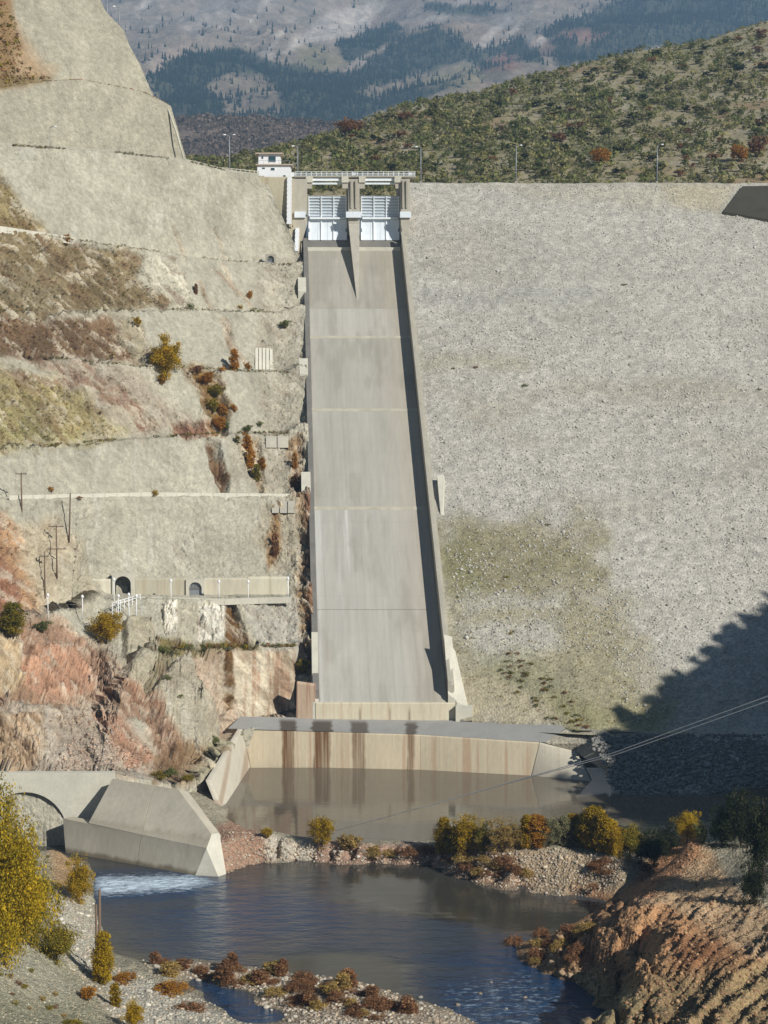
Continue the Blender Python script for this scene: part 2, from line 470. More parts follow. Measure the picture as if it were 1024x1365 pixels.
def rbf_eval(x, y):
    out = np.empty(x.size); xf, yf = x.ravel(), y.ravel()
    cx32, cy32, w32 = ctrl[:, 0].astype(np.float32), ctrl[:, 1].astype(np.float32), rw[:-1].astype(np.float32)
    for i in range(0, xf.size, 20000):
        d = np.sqrt((xf[i:i+20000, None].astype(np.float32) - cx32[None]) ** 2 + (yf[i:i+20000, None].astype(np.float32) - cy32[None]) ** 2)
        out[i:i+20000] = -(d @ w32) + rw[-1]
    return out.reshape(x.shape)
GX, GY = np.meshgrid(gx, gy)
GZ0 = rbf_eval(GX, GY)
_px, _py = proj(np.stack([GX, GY, GZ0], -1))
dry = sstep(-0.1, 0.8, GZ0)
# strata of the outcrop: tilted beds that stand proud one over the other, broken by joints on the river side
oc = sstep(700, 770, _px) * sstep(1172, 1215, _py) * sstep(0.3, 1.8, GZ0) * (GY < 250) * (GX < 56)
leftpart = 1 - sstep(840, 890, _px - (_py - 1270) * 0.3)
sx_ = _px * 0.70 + _py * 0.71 + 9 * fbm(_px * 0.02, _py * 0.02, seed=21, oct=3)
def beds(c, per, seed):
    ph = c / per; k = np.floor(ph); f = ph - k
    h = _h(k.astype(np.int64) + 5000, np.zeros_like(k, dtype=np.int64), np.zeros_like(k, dtype=np.int64), seed)
    return f, h
f1, h1_ = beds(sx_, 17.0, 4); f2, h2_ = beds(sx_ + 2 * fbm(_px * .1, _py * .1, seed=5), 6.0, 9)
saw, bh = f1, h1_
sw_ = sx_ + 14 * fbm(_px * 0.012, _py * 0.012, seed=33, oct=3)
g1, k1_ = beds(sw_ * (1 + 0.0 * _px), 11.0, 41); g2, k2_ = beds(sw_ + 3 * fbm(_px * .06, _py * .06, seed=5), 4.3, 42); g3, k3_ = beds(sw_, 31.0, 43)
brk = sstep(-0.25, 0.25, fbm(_px * 0.035, _py * 0.035, seed=45, oct=4))
strata = (0.6 + 0.4 * brk) * ((1 - g1) * 0.8 * k1_ + (1 - g2) * 0.28 * k2_) + (1 - g3) * 0.9 * k3_ + 0.25 * fbm(_px * 0.03, _py * 0.03, seed=46, oct=4) + 0.2 * fbm(_px * 0.2, _py * 0.2, seed=47, oct=3)
bh = k1_; h2_ = k2_
jn = _px * 0.75 - _py * 0.66 + 10 * fbm(_px * 0.03, _py * 0.03, seed=29)
wd1, wgap, wid_ = worley(sx_ / 22.0, jn / 34.0, 51); wd2, wgap2, wid2 = worley(sx_ / 8.0 + 3, jn / 13.0, 52)
blocks = 2.3 * (wid_ - 0.4) - 1.3 * sstep(0.14, 0.0, wgap) + 0.7 * (wid2 - 0.5) - 0.35 * sstep(0.14, 0.0, wgap2)
GZ = GZ0 + dry * (0.30 * fbm(GX * 0.15, GY * 0.15, seed=1) + 0.25 * fbm(GX * 0.7, GY * 0.7, seed=2, oct=3) + 0.16 * fbm(GX * 1.6, GY * 1.6, seed=3, oct=3))
GZ = GZ + oc * ((1 - leftpart) * (1.35 * strata - 0.5) + leftpart * (blocks - 0.2))
GZ = np.where(GZ0 < 0.0, GZ0, GZ)
V = np.stack([GX, GY, GZ], -1).reshape(-1, 3)
vpx, vpy = proj(V)
base = np.tile(A(165, 156, 132), (len(V), 1))
n1 = fbm(V[:, 0] * 0.12, V[:, 1] * 0.12, seed=9)[:, None]
base = base * (1 + 0.12 * n1)
def P_(poly, c, **k):
    global base
    base = paint(base, vpx, vpy, poly, c, **k)
P_([(-200,1240),(60,1262),(110,1300),(140,1365),(-200,1400)], A(150,146,120), soft=20)
P_([(-200,1240),(20,1255),(90,1290),(120,1330),(60,1330),(-200,1290)], A(168,163,140), soft=25)
P_([(70,1180),(130,1195),(150,1285),(110,1300),(70,1230)], A(188,180,158), soft=14)
P_([(60,1085),(100,1130),(105,1180),(70,1190)], A(172,142,104), soft=14)
P_([(130,1290),(240,1320),(340,1365),(170,1380)], A(186,180,162), soft=14)
P_([(190,1278),(330,1285),(480,1302),(650,1372),(380,1375),(250,1300)], A(170,152,128), soft=14)
P_([(283,1175),(290,1100),(320,1085),(350,1120),(372,1150)], A(176,140,114), soft=10)
P_([(350,1118),(430,1128),(430,1152),(360,1150)], A(196,186,166), soft=8)
P_([(420,1120),(590,1130),(590,1158),(420,1152)], A(172,140,118), soft=8)
P_([(580,1130),(690,1125),(740,1190),(600,1178)], A(150,122,96), soft=14)
P_([(660,1125),(840,1140),(840,1200),(720,1192),(690,1150)], A(172,152,122), soft=12)
P_([(670,1240),(760,1225),(800,1320),(690,1290)], A(150,120,88), soft=14)
P_([(770,1180),(1100,1260),(1100,1400),(790,1400),(740,1270)], A(160,122,86), soft=16)
P_([(840,1205),(900,1200),(960,1290),(870,1340),(800,1320)], A(180,136,94), soft=22, warp=16)
P_([(900,1240),(1010,1275),(960,1365),(880,1365)], A(152,106,70), soft=25, warp=18)
P_([(840,1310),(1060,1270),(1100,1400),(830,1400)], A(150,132,94), soft=40, warp=20, amt=0.8)
P_([(770,1290),(850,1320),(880,1400),(790,1400)], A(164,144,104), soft=20, warp=16)
P_([(850,1190),(930,1110),(985,1190),(1024,1225),(1110,1275),(1110,1310),(1000,1275),(930,1225)], A(182,152,116), soft=14)
P_([(880,1130),(930,1110),(930,1140),(870,1195),(820,1200)], A(172,126,88), soft=12)
P_([(930,1180),(1120,1240),(1120,1290),(1010,1262)], A(176,150,116), soft=10)
ocf = oc.ravel()[:, None]
base = base * (1 + ocf * (0.38 * (bh.ravel()[:, None] - 0.5) + 0.22 * (h2_.ravel()[:, None] - 0.5) + 0.35 * (k3_.ravel()[:, None] - 0.5) + 0.25 * (wid2.ravel()[:, None] - 0.5)))
# far shaded hill: dark soil and scrub
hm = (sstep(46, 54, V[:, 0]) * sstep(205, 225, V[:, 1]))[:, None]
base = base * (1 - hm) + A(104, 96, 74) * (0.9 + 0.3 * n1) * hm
wet = (1 - sstep(-0.1, 0.35, V[:, 2]))[:, None]
base = base * (1 - 0.45 * wet)
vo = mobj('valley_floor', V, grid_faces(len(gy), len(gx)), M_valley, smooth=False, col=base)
tag(vo, kind='structure')

def ground_z(x, y):
    i = min(int(np.searchsorted(gy, y)), len(gy) - 1); j = min(int(np.searchsorted(gx, x)), len(gx) - 1)
    return float(GZ[i, j])

# ------------------------------------------------------------------ water
def water_mat(name, deep, wind, rough, chop_sky_col=None):
    m, nt, b = _mat(name)
    geo = nt.nodes.new('ShaderNodeNewGeometry')
    mp = nt.nodes.new('ShaderNodeMapping'); mp.inputs['Scale'].default_value = (0.55, 1.0, 1.0)
    nt.links.new(geo.outputs['Position'], mp.inputs['Vector'])
    a = nt.nodes.new('ShaderNodeAttribute'); a.attribute_name = 'foam'
    wv = nt.nodes.new('ShaderNodeAttribute'); wv.attribute_name = 'chop'
    rgb = nt.nodes.new('ShaderNodeMix'); rgb.data_type = 'RGBA'; rgb.inputs['A'].default_value = (*deep, 1); rgb.inputs['B'].default_value = (*(chop_sky_col or deep), 1)
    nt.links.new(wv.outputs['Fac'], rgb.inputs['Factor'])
    mix = nt.nodes.new('ShaderNodeMix'); mix.data_type = 'RGBA'
    fn = _noise(nt, 1.3, 8, 0.75, mp.outputs[0])
    ad = nt.nodes.new('ShaderNodeMath'); ad.operation = 'MULTIPLY_ADD'
    nt.links.new(fn.outputs['Fac'], ad.inputs[0]); ad.inputs[1].default_value = 2.6
    sb = nt.nodes.new('ShaderNodeMath'); sb.operation = 'SUBTRACT'; sb.inputs[1].default_value = 2.3
    ml = nt.nodes.new('ShaderNodeMath'); ml.operation = 'MULTIPLY'; ml.inputs[1].default_value = 2.0
    nt.links.new(a.outputs['Fac'], ml.inputs[0]); nt.links.new(ml.outputs[0], ad.inputs[2])
    nt.links.new(ad.outputs[0], sb.inputs[0])
    cl = nt.nodes.new('ShaderNodeClamp'); nt.links.new(sb.outputs[0], cl.inputs[0])
    nt.links.new(cl.outputs[0], mix.inputs['Factor'])
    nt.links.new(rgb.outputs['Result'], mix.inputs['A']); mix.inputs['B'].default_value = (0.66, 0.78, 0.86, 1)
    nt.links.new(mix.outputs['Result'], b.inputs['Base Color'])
    rr = nt.nodes.new('ShaderNodeMath'); rr.operation = 'MULTIPLY_ADD'
    nt.links.new(cl.outputs[0], rr.inputs[0]); rr.inputs[1].default_value = 0.6; rr.inputs[2].default_value = rough
    nt.links.new(rr.outputs[0], b.inputs['Roughness'])
    b.inputs['IOR'].default_value = 1.33
    w1 = _noise(nt, 0.55, 3, 0.5, mp.outputs[0]); w2 = _noise(nt, 2.4, 5, 0.6, mp.outputs[0])
    sm = nt.nodes.new('ShaderNodeMath'); sm.operation = 'MULTIPLY_ADD'
    nt.links.new(w2.outputs['Fac'], sm.inputs[0]); sm.inputs[1].default_value = 0.35
    nt.links.new(w1.outputs['Fac'], sm.inputs[2])
    hs = nt.nodes.new('ShaderNodeMath'); hs.operation = 'MULTIPLY'
    nt.links.new(sm.outputs[0], hs.inputs[0]); nt.links.new(wv.outputs['Fac'], hs.inputs[1])
    bp = nt.nodes.new('ShaderNodeBump'); bp.inputs['Strength'].default_value = 1.0; bp.inputs['Distance'].default_value = wind
    nt.links.new(hs.outputs[0], bp.inputs['Height']); nt.links.new(bp.outputs[0], b.inputs['Normal'])
    return m

wx = np.arange(-62, 70, 0.6); wy = np.arange(140, 268, 0.6)
WX, WY = np.meshgrid(wx, wy); WV = np.stack([WX, WY, np.zeros_like(WX)], -1).reshape(-1, 3)
wpx, wpy = proj(WV)
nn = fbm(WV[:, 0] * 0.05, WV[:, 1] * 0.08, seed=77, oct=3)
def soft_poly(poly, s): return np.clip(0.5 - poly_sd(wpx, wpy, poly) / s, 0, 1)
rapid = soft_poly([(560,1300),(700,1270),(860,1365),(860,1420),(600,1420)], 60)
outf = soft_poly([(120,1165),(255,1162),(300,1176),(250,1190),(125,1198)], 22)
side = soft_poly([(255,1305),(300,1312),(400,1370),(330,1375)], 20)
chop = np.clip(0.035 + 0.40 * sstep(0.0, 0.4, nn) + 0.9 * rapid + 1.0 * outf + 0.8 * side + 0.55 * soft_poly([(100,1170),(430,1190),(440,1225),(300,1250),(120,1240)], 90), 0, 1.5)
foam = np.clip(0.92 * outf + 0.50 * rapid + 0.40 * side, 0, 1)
rv = mobj('river', WV, grid_faces(len(wy), len(wx)), water_mat('river_water', (0.052, 0.048, 0.036), 0.9, 0.06, (0.012, 0.042, 0.10)), smooth=True,  # base colour turns blue where choppy, painting in the sky's reflection
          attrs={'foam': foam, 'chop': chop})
tag(rv, kind='structure')
# stilling basin pool, bounded on the near side by the crest of the bar
bar_line = [atZ(x, y, z)[:2] for x, y, z in ((296,1124,3.6),(325,1113,3.6),(350,1118,3.2),(400,1129,1.6),(450,1134,1.45),(520,1136,1.45),(575,1135,1.55),(615,1137,2.4),(660,1133,3.8),(700,1127,4.4),(760,1129,4.4),(828,1142,4.2),(865,1148,2.2))]
bx_ = np.array([p[0] for p in bar_line]); by_ = np.array([p[1] for p in bar_line])
nxp = 120; nyp = 60
pxs = np.linspace(-29, 62, nxp); V2 = []
for i in range(nyp):
    t = i / (nyp - 1)
    yn = np.interp(pxs, bx_, by_)
    V2.append(np.stack([pxs, yn * (1 - t) + 310.5 * t, np.full(nxp, 1.1)], -1))
V2 = np.array(V2).reshape(-1, 3)
pl = mobj('basin_pool', V2, grid_faces(nyp, nxp), water_mat('pool_water', (0.135, 0.112, 0.080), 0.07, 0.05), smooth=True,
          attrs={'foam': np.zeros(len(V2)), 'chop': np.clip(0.22 + 0.25 * fbm(V2[:, 0] * 0.1, V2[:, 1] * 0.15, seed=5), 0.05, 1)})
tag(pl, kind='structure')

# ------------------------------------------------------------------ left hillside: benches and cut faces
ROWS = [  # (py table, Y table, bench width, right end px)
    ('road',  [(-100,188),(0,193),(150,203),(250,215),(310,230),(345,234),(420,236)], [(-100,380),(0,391),(200,413),(310,438),(345,441.6),(420,442)], 6.0, 352),
    ('b2',    [(-100,293),(0,305),(150,328),(300,348),(380,353),(420,355)], [(-100,352),(0,365),(200,398),(400,434)], 3.5, 405),
    ('b3',    [(-100,416),(0,415),(250,413),(380,418),(420,419)], [(-100,338),(0,354),(200,386),(400,417)], 3.5, 407),
    ('b4',    [(-100,460),(0,468),(60,476),(180,488),(380,497),(420,498)], [(-100,328),(0,342),(200,371),(400,397)], 3.5, 409),
    ('b5',    [(-100,608),(0,600),(180,585),(290,578),(385,578),(420,578)], [(-100,316),(0,330),(200,358),(400,379)], 4.5, 411),
    ('b6',    [(-100,668),(0,666),(200,661),(400,663),(430,663)], [(-100,305),(0,318),(200,346),(400,361.5)], 4.0, 413),
    ('b7',    [(-100,824),(0,822),(60,820),(108,816),(135,799),(390,796),(430,796)], [(-100,288),(0,300),(108,317),(135,325),(400,335)], 7.0, 416),
    ('b8',    [(-100,942),(0,938),(130,950),(165,905),(205,870),(250,863),(430,862)], [(-100,272),(0,281),(130,291),(165,300),(205,313),(400,326)], 3.0, 418),
    ('b9',    [(-100,1030),(0,1030),(150,1032),(225,1046),(268,1036),(325,974),(400,958),(430,958)], [(-100,263),(0,264.5),(150,266.5),(225,279),(268,285),(325,311),(400,315.6)], 5.0, 420),
]
NCH = 520
s_ = np.linspace(0, 1, NCH)
def lips():
    L = []
    for nm, ty, tY, w, pr in ROWS:
        px = -90 + s_ * (pr + 90)
        L.append((atY(px, Lrow(px, ty), Lrow(px, tY)), w))
    return L
LP = lips()
rows3 = []; shot = []
# plateau behind the crest road
b0 = LP[0][0].copy(); b0[:, 1] += 70; rows3.append(b0)
for k, (L, w) in enumerate(LP):
    # horizontal inward direction of the bench
    tdir = np.gradient(L[:, :2], axis=0); tdir /= np.linalg.norm(tdir, axis=1)[:, None] + 1e-9
    inn = np.stack([-tdir[:, 1], tdir[:, 0]], -1)
    inn = 0.5 * inn + 0.5 * np.array([0.0, 1.0]); inn /= np.linalg.norm(inn, axis=1)[:, None]
    if k > 0:
        up = LP[k - 1][0]
        run = np.linalg.norm(up[:, :2] - L[:, :2], axis=1)
        ww = np.minimum(w, run * 0.5)
        I = L.copy(); I[:, 0] += inn[:, 0] * ww; I[:, 1] += inn[:, 1] * ww; I[:, 2] += 0.15
        n = int(max(12, abs(np.mean(up[:, 2] - I[:, 2])) / 0.30))
        for i in range(1, n):
            t = i / n
            # face from the lip above down to the inner edge, slightly concave
            rows3.append(up * (1 - t) + I * t)
        rows3.append(I)
    rows3.append(L + np.array([0, 0.6, 0.0])); rows3.append(L)
dn = LP[-1][0].copy(); dn[:, 2] -= 10; dn[:, 1] += np.where(-90 + s_ * 510 > 255, 2.0, -3.0)
for t in (0.15, 0.3, 0.5, 0.75, 1.0): rows3.append(LP[-1][0] * (1 - t) + dn * t)
R3 = np.array(rows3); nr, nc = R3.shape[:2]
HV = R3.reshape(-1, 3)
hpx, hpy = proj(HV)
gU = np.gradient(R3, axis=1); gV = np.gradient(R3, axis=0)
nrm = np.cross(gU, gV); nrm /= np.linalg.norm(nrm, axis=-1, keepdims=True) + 1e-9
nrm = nrm.reshape(-1, 3)
nrm *= np.where(nrm[:, 1] > 0, -1.0, 1.0)[:, None]
x, y, z = HV.T
SHOT = A(181, 175, 154)
hb = np.tile(SHOT, (len(HV), 1)) * (1 + 0.07 * fbm(x * 0.05, y * 0.05, z * 0.08, seed=41)[:, None])
def H_(poly, c, **k):
    global hb
    hb = paint(hb, hpx, hpy, poly, c, **k)
# large colour fields, as seen on the slope
H_([(-100,220),(0,225),(25,270),(55,300),(60,325),(-100,300)], A(142,126,88), soft=14)
H_([(-100,300),(0,308),(95,325),(190,340),(186,372),(235,408),(140,418),(-100,420)], A(138,122,90), soft=10, warp=12)
H_([(-100,330),(60,350),(150,380),(200,412),(-100,416)], A(112,95,66), soft=30, warp=30, amt=0.8)
H_([(-20,340),(60,360),(120,405),(60,410),(-20,385)], A(150,138,108), soft=18, warp=30, amt=0.6)
H_([(-100,420),(0,420),(140,428),(170,455),(192,486),(80,476),(-100,468)], A(124,100,74), soft=9, warp=12)
H_([(-100,440),(80,440),(160,480),(40,470)], A(96,78,58), soft=25, warp=25, amt=0.6)
H_([(150,418),(185,430),(215,486),(190,488),(160,450)], A(164,154,128), soft=10)
H_([(-100,475),(0,485),(80,500),(130,545),(165,580),(80,596),(-100,606)], A(164,150,106), soft=24, warp=26)
H_([(-100,540),(50,560),(110,590),(-100,604)], A(146,140,92), soft=30, warp=20, amt=0.7)
H_([(60,478),(180,492),(240,545),(290,575),(180,584),(130,540)], A(178,166,144), soft=18, warp=18)
for a_, b_, c_, d_ in ((55,480,200,572),(90,484,170,530),(150,528,210,575),(10,492,110,520),(170,538,200,570)):
    H_([(a_,b_),(a_+12,b_-2),(c_+4,d_-6),(c_-6,d_)], A(140,106,84), soft=9, warp=16, amt=0.75)
H_([(230,566),(290,560),(300,580),(235,582)], A(138,104,82), soft=8, warp=10)
# pinkish strata lines in the upper face
for a_, b_, c_, d_, w_ in ((285,360,330,412,7),(290,425,318,480,12),(296,352,312,398,3),(265,375,280,412,4),(232,300,250,344,2.5),(286,300,302,345,2)):
    H_([(a_,b_),(a_+w_,b_),(c_+w_,d_),(c_,d_)], A(160,132,104), soft=5, warp=7, amt=0.6)
H_([(190,345),(232,340),(258,405),(240,412),(188,372)], A(196,190,168), soft=6, warp=4)
# vegetated gully that comes down beside the chute
H_([(245,486),(285,492),(305,545),(302,578),(280,578),(266,520)], A(128,100,58), soft=12, warp=14)
H_([(278,585),(292,590),(305,650),(300,662),(288,640)], A(120,92,62), soft=6, warp=8)
H_([(318,582),(345,584),(352,640),(345,662),(328,620)], A(146,112,62), soft=9, warp=10)
H_([(300,585),(390,582),(392,655),(310,655)], A(186,176,152), soft=16, warp=10, amt=0.5)
# broken rock strip beside the chute
H_([(345,345),(400,350),(414,560),(414,660),(350,660),(345,520)], A(168,160,140), soft=12, warp=10, amt=0.7)
H_([(383,590),(402,590),(416,900),(398,900),(392,700)], A(150,118,78), soft=8, warp=6, amt=0.85)
H_([(404,660),(420,660),(424,850),(410,850)], A(124,92,66), soft=5, warp=4)
H_([(345,672),(395,668),(400,770),(360,768),(340,720)], A(176,166,142), soft=10, warp=10)
H_([(364,672),(372,672),(370,735),(358,765),(352,750)], A(152,112,58), soft=6, warp=8, amt=0.8)
H_([(225,735),(260,690),(258,740),(240,760)], A(196,190,172), soft=16, warp=10, amt=0.5)
H_([(-100,680),(10,682),(30,720),(60,790),(50,818),(-100,826)], A(176,140,104), soft=14, warp=12)
H_([(-100,730),(5,738),(30,780),(25,820),(-100,822)], A(150,108,82), soft=10, warp=10)
H_([(24,700),(70,690),(110,730),(70,812),(46,806)], A(184,170,142), soft=14, warp=10)
H_([(60,818),(100,720),(132,800),(108,818)], A(188,178,152), soft=8, warp=4)
# below the tunnel road
H_([(215,800),(385,800),(400,860),(215,862)], A(186,178,154), soft=8)
H_([(218,802),(236,802),(234,842),(220,842)], A(222,216,198), soft=5, warp=3)
H_([(266,804),(304,804),(304,856),(264,852)], A(224,218,200), soft=5, warp=4)
H_([(302,804),(312,804),(336,862),(300,862)], A(116,84,44), soft=5, warp=4)
H_([(320,800),(398,800),(400,880),(345,862)], A(186,180,164), soft=10)
H_([(204,850),(345,858),(345,870),(210,880)], A(128,116,72), soft=8, warp=8)
# red rocks on the lower left
H_([(-100,822),(60,824),(150,860),(190,905),(215,960),(120,955),(-100,950)], A(162,124,96), soft=14, warp=14, amt=0.85)
H_([(-100,822),(20,830),(32,925),(-100,935)], A(180,158,124), soft=8, warp=6)
H_([(40,868),(90,860),(128,905),(125,925),(20,925)], A(176,136,108), soft=8, warp=8)
H_([(165,830),(200,822),(215,905),(190,915),(165,880)], A(178,168,142), soft=6, warp=5)
H_([(205,868),(238,878),(220,920),(195,930)], A(136,126,98), soft=10, warp=10)
H_([(195,925),(250,872),(285,960),(270,1020),(230,1010)], A(178,168,144), soft=8, warp=7)
H_([(250,866),(312,866),(318,970),(290,985)], A(186,164,138), soft=10, warp=8)
H_([(-100,935),(60,940),(150,945),(215,1000),(235,1040),(-100,1030)], A(180,164,142), soft=12, warp=12)
H_([(120,950),(160,948),(205,1012),(180,1022),(150,990)], A(178,138,110), soft=9, warp=9)
H_([(170,900),(205,930),(245,1020),(228,1030),(200,985)], A(150,112,84), soft=9, warp=9, amt=0.8)
H_([(-100,952),(55,955),(55,1005),(20,1030),(-100,1030)], A(182,156,124), soft=9, warp=7)
H_([(200,1000),(270,1000),(262,1048),(205,1046)], A(130,100,64), soft=10, warp=10, amt=0.8)
H_([(262,1000),(320,965),(325,985),(285,1040),(260,1040)], A(158,150,118), soft=8, warp=8, amt=0.8)
# stained wall above the ledge: vertical rust streaks
wm = np.clip(0.5 - poly_sd(hpx, hpy, [(298,868),(392,868),(396,960),(330,966),(300,930)]) / 6, 0, 1)
st = fbm(hpx * 0.16, hpy * 0.012, seed=55, oct=4)
cw_ = A(206,192,164) * (1 - 0.0 * st[:, None])
red = sstep(0.08, 0.45, st)[:, None]
cw_ = cw_ * (1 - 0.7 * red) + A(160,118,88) * 0.7 * red
hb = hb * (1 - wm[:, None]) + cw_ * wm[:, None]
H_([(301,866),(309,866),(309,945),(303,945)], A(112,84,48), soft=3, warp=2)
# bedding on natural rock (not on shotcrete): streaks that dip to the right
natural = np.clip(np.linalg.norm(hb - SHOT, axis=1) * 7, 0, 1)
al = hpx * 0.72 + hpy * 0.69; ac = -hpx * 0.69 + hpy * 0.72
dg = fbm(ac * 0.10, al * 0.014, seed=61, oct=5); dg2 = fbm(ac * 0.30, al * 0.05, seed=62, oct=4)
blot = fbm(hpx * 0.05, hpy * 0.05, seed=63, oct=5); fine = fbm(hpx * 0.35, hpy * 0.35, seed=64, oct=3)
vert = fbm(hpx * 0.14, hpy * 0.010, seed=91, oct=4)
hb = hb * (1 + (natural * (0.30 * dg + 0.22 * dg2 + 0.16 * blot) + (1 - natural) * (0.10 * vert + 0.06 * blot) + 0.10 * fine)[:, None])
pale_ = (natural * sstep(0.12, 0.4, dg2 + 0.5 * blot))[:, None] * 0.6
hb = hb * (1 - pale_) + A(198, 188, 166) * pale_
soil = (natural * sstep(0.15, 0.42, fbm(ac * 0.16 + 7, al * 0.03, seed=67, oct=4)))[:, None] * 0.55
hb = hb * (1 - soil) + A(122, 96, 70) * soil
eff = ((1 - natural) * sstep(0.28, 0.5, fbm(hpx * 0.10, hpy * 0.02, seed=68, oct=4)))[:, None] * 0.4
hb = hb * (1 - eff) + A(206, 202, 186) * eff
# relief
amp = 0.22 + 1.25 * natural
crack = sstep(0.05, 0.0, np.abs(fbm(ac * 0.07, al * 0.02, seed=69, oct=4)))
rel = amp * (0.55 * fbm(x * 0.11, y * 0.11, z * 0.11, seed=13) + 0.5 * dg + 0.30 * dg2 + 0.30 * fbm(x * 0.8, y * 0.8, z * 0.8, seed=19, oct=3)) - 0.7 * natural * crack
rel = rel + 0.12 * fine
w1, wg1, wi1 = worley(ac / 13.0, al / 38.0, 81); w2, wg2, wi2 = worley(ac / 5.0 + 5, al / 13.0, 82); w3, wg3, wi3 = worley(hpx / 60.0, hpy / 40.0, 83)
rel = rel + natural * (1.3 * (wi1 - 0.5) + 0.6 * (wi2 - 0.5) - 0.5 * sstep(0.10, 0.0, wg1) - 0.25 * sstep(0.12, 0.0, wg2)) + (1 - natural) * 0.22 * (wi3 - 0.5)
hb = hb * (1 + (natural * (0.24 * (wi1 - 0.5) + 0.22 * (wi2 - 0.5)) + (1 - natural) * (0.09 * (wi3 - 0.5) - 0.10 * sstep(0.03, 0.0, wg3)))[:, None])
def R_(poly, amt, soft=4, warp=5):
    global rel
    wx_ = hpx + warp * fbm(hpx * 0.05, hpy * 0.05, seed=5, oct=3); wy_ = hpy + warp * fbm(hpx * 0.05 + 9, hpy * 0.05, seed=6, oct=3)
    rel = rel + amt * np.clip(0.5 - poly_sd(wx_, wy_, poly) / soft, 0, 1)
R_([(60,818),(100,715),(132,800),(108,818)], 1.3, 12); R_([(165,830),(200,822),(215,905),(190,915),(165,880)], 1.6)
R_([(195,925),(250,872),(285,960),(270,1020),(230,1010)], 1.8); R_([(245,486),(285,492),(305,545),(302,578),(280,578),(266,520)], -1.3)
R_([(278,585),(292,590),(305,650),(300,662),(288,640)], -1.2); R_([(318,582),(345,584),(352,640),(345,662),(328,620)], -1.0)
R_([(388,600),(404,600),(416,895),(400,895),(394,700)], -0.4); R_([(302,804),(312,804),(336,862),(300,862)], -1.0)
R_([(190,345),(232,340),(258,405),(240,412),(188,372)], 0.7); R_([(-100,822),(20,830),(32,925),(-100,935)], 1.2)
R_([(40,868),(90,860),(128,905),(125,925),(20,925)], 0.9); R_([(250,866),(300,866),(312,970),(290,985)], -0.6)
R_([(24,700),(70,690),(60,790),(46,806)], 0.6, 14); R_([(-100,952),(55,955),(55,1005),(20,1030),(-100,1030)], 0.9)
R_([(150,418),(185,430),(215,486),(190,488),(160,450)], 0.6); R_([(230,566),(290,560),(300,580),(235,582)], -0.6)
flat_ = np.clip(0.5 - poly_sd(hpx, hpy, [(304,868),(392,868),(396,960),(330,966),(304,930)]) / 6, 0, 1)
rel = rel * (1 - 0.9 * flat_) + 0.6 * flat_
cross_edge = np.ones((nr, nc)); cross_edge[:, -6:] = np.linspace(1, 0.2, 6)
HV = HV + nrm * (rel * cross_edge.ravel())[:, None]
HV[:, 2] += (1.9 * sstep(0.93, 0.985, np.tile(s_, nr)) * sstep(330, 380, hpy) * (1 - sstep(855, 890, hpy)))
hb = hb * (1.0 + 0.10 * natural[:, None])
ho = mobj('hillside', HV, grid_faces(nr, nc), M_rock, smooth=False, col=hb)
tag(ho, kind='structure')

# upper cut above the crest road
def upper():
    n = 130
    t = np.linspace(0, 1, n)
    def row(tab, Yt, pr, extra=0.0):
        px = -100 + t * (pr + 100)
        return atY(px, Lrow(px, tab), Lrow(px, Yt) + extra)
    A0 = row([(-100,189),(0,194),(150,204),(250,216)], [(-100,381),(0,393),(200,415),(250,424)], 250, 4)
    B0 = row([(-100,124),(0,119),(60,110),(110,108),(190,124),(228,141)], [(-100,392),(0,402),(228,429)], 228)
    B1 = row([(-100,124),(0,119),(60,110),(110,108),(165,120),(203,127)], [(-100,394),(0,405),(203,434)], 203, 3)
    Cc = row([(-100,-90),(135,-90)], [(-100,410),(135,446)], 120)
    rws = []
    for i in range(36): rws.append(A0 * (1 - i / 36) + B0 * (i / 36))
    rws.append(B0)
    for i in range(70):
        q = B1 * (1 - i / 69) + Cc * (i / 69)
        # stepped right-hand silhouette
        rws.append(q)
    R = np.array(rws)
    # right silhouette wobble
    pxr, pyr = proj(R[:, -1]);
    tgt = np.interp(pyr, [-90, 0, 15, 40, 60, 85, 125, 127, 141, 216], [100, 134, 141, 165, 172, 186, 203, 204, 228, 250])
    scl = (tgt + 100) / (pxr + 100)
    for i in range(len(R)):
        pxx, pyy = proj(R[i]); R[i] = atY(-100 + (pxx + 100) * scl[i], pyy, R[i][:, 1])
    # turn the right end back into the hill
    E = R[:, -1]; ext = np.stack([np.stack([E[:, 0] * (E[:, 1] + d_) / E[:, 1] - 0.06 * d_ - 0.3, E[:, 1] + d_, E[:, 2] - 0.02 * d_], -1) for d_ in (2.0, 12.0, 60.0)], 1)
    R = np.concatenate([R, ext], 1)
    return R
UR = upper(); nr2, nc2 = UR.shape[:2]
UV = UR.reshape(-1, 3); upx, upy = proj(UV)
x, y, z = UV.T
ub = np.tile(A(176, 169, 147), (len(UV), 1)) * (1 + 0.09 * fbm(x * 0.06, y * 0.06, z * 0.05, seed=3)[:, None])
ub = ub * (1 + 0.12 * fbm(upx * 0.10, upy * 0.012, seed=12)[:, None] + 0.10 * fbm(upx * 0.3, upy * 0.3, seed=16, oct=3)[:, None])
def U_(poly, c, **k):
    global ub
    ub = paint(ub, upx, upy, poly, c, **k)
U_([(-100,-90),(0,-90),(20,20),(40,60),(70,100),(30,112),(-100,125)], A(176,150,116), soft=20, warp=16)
U_([(-100,-90),(8,-90),(18,10),(28,60),(10,110),(-100,120)], A(140,112,72), soft=12, warp=14, amt=0.8)
U_([(-100,85),(20,100),(70,104),(30,114),(-100,122)], A(130,112,76), soft=8, warp=6)
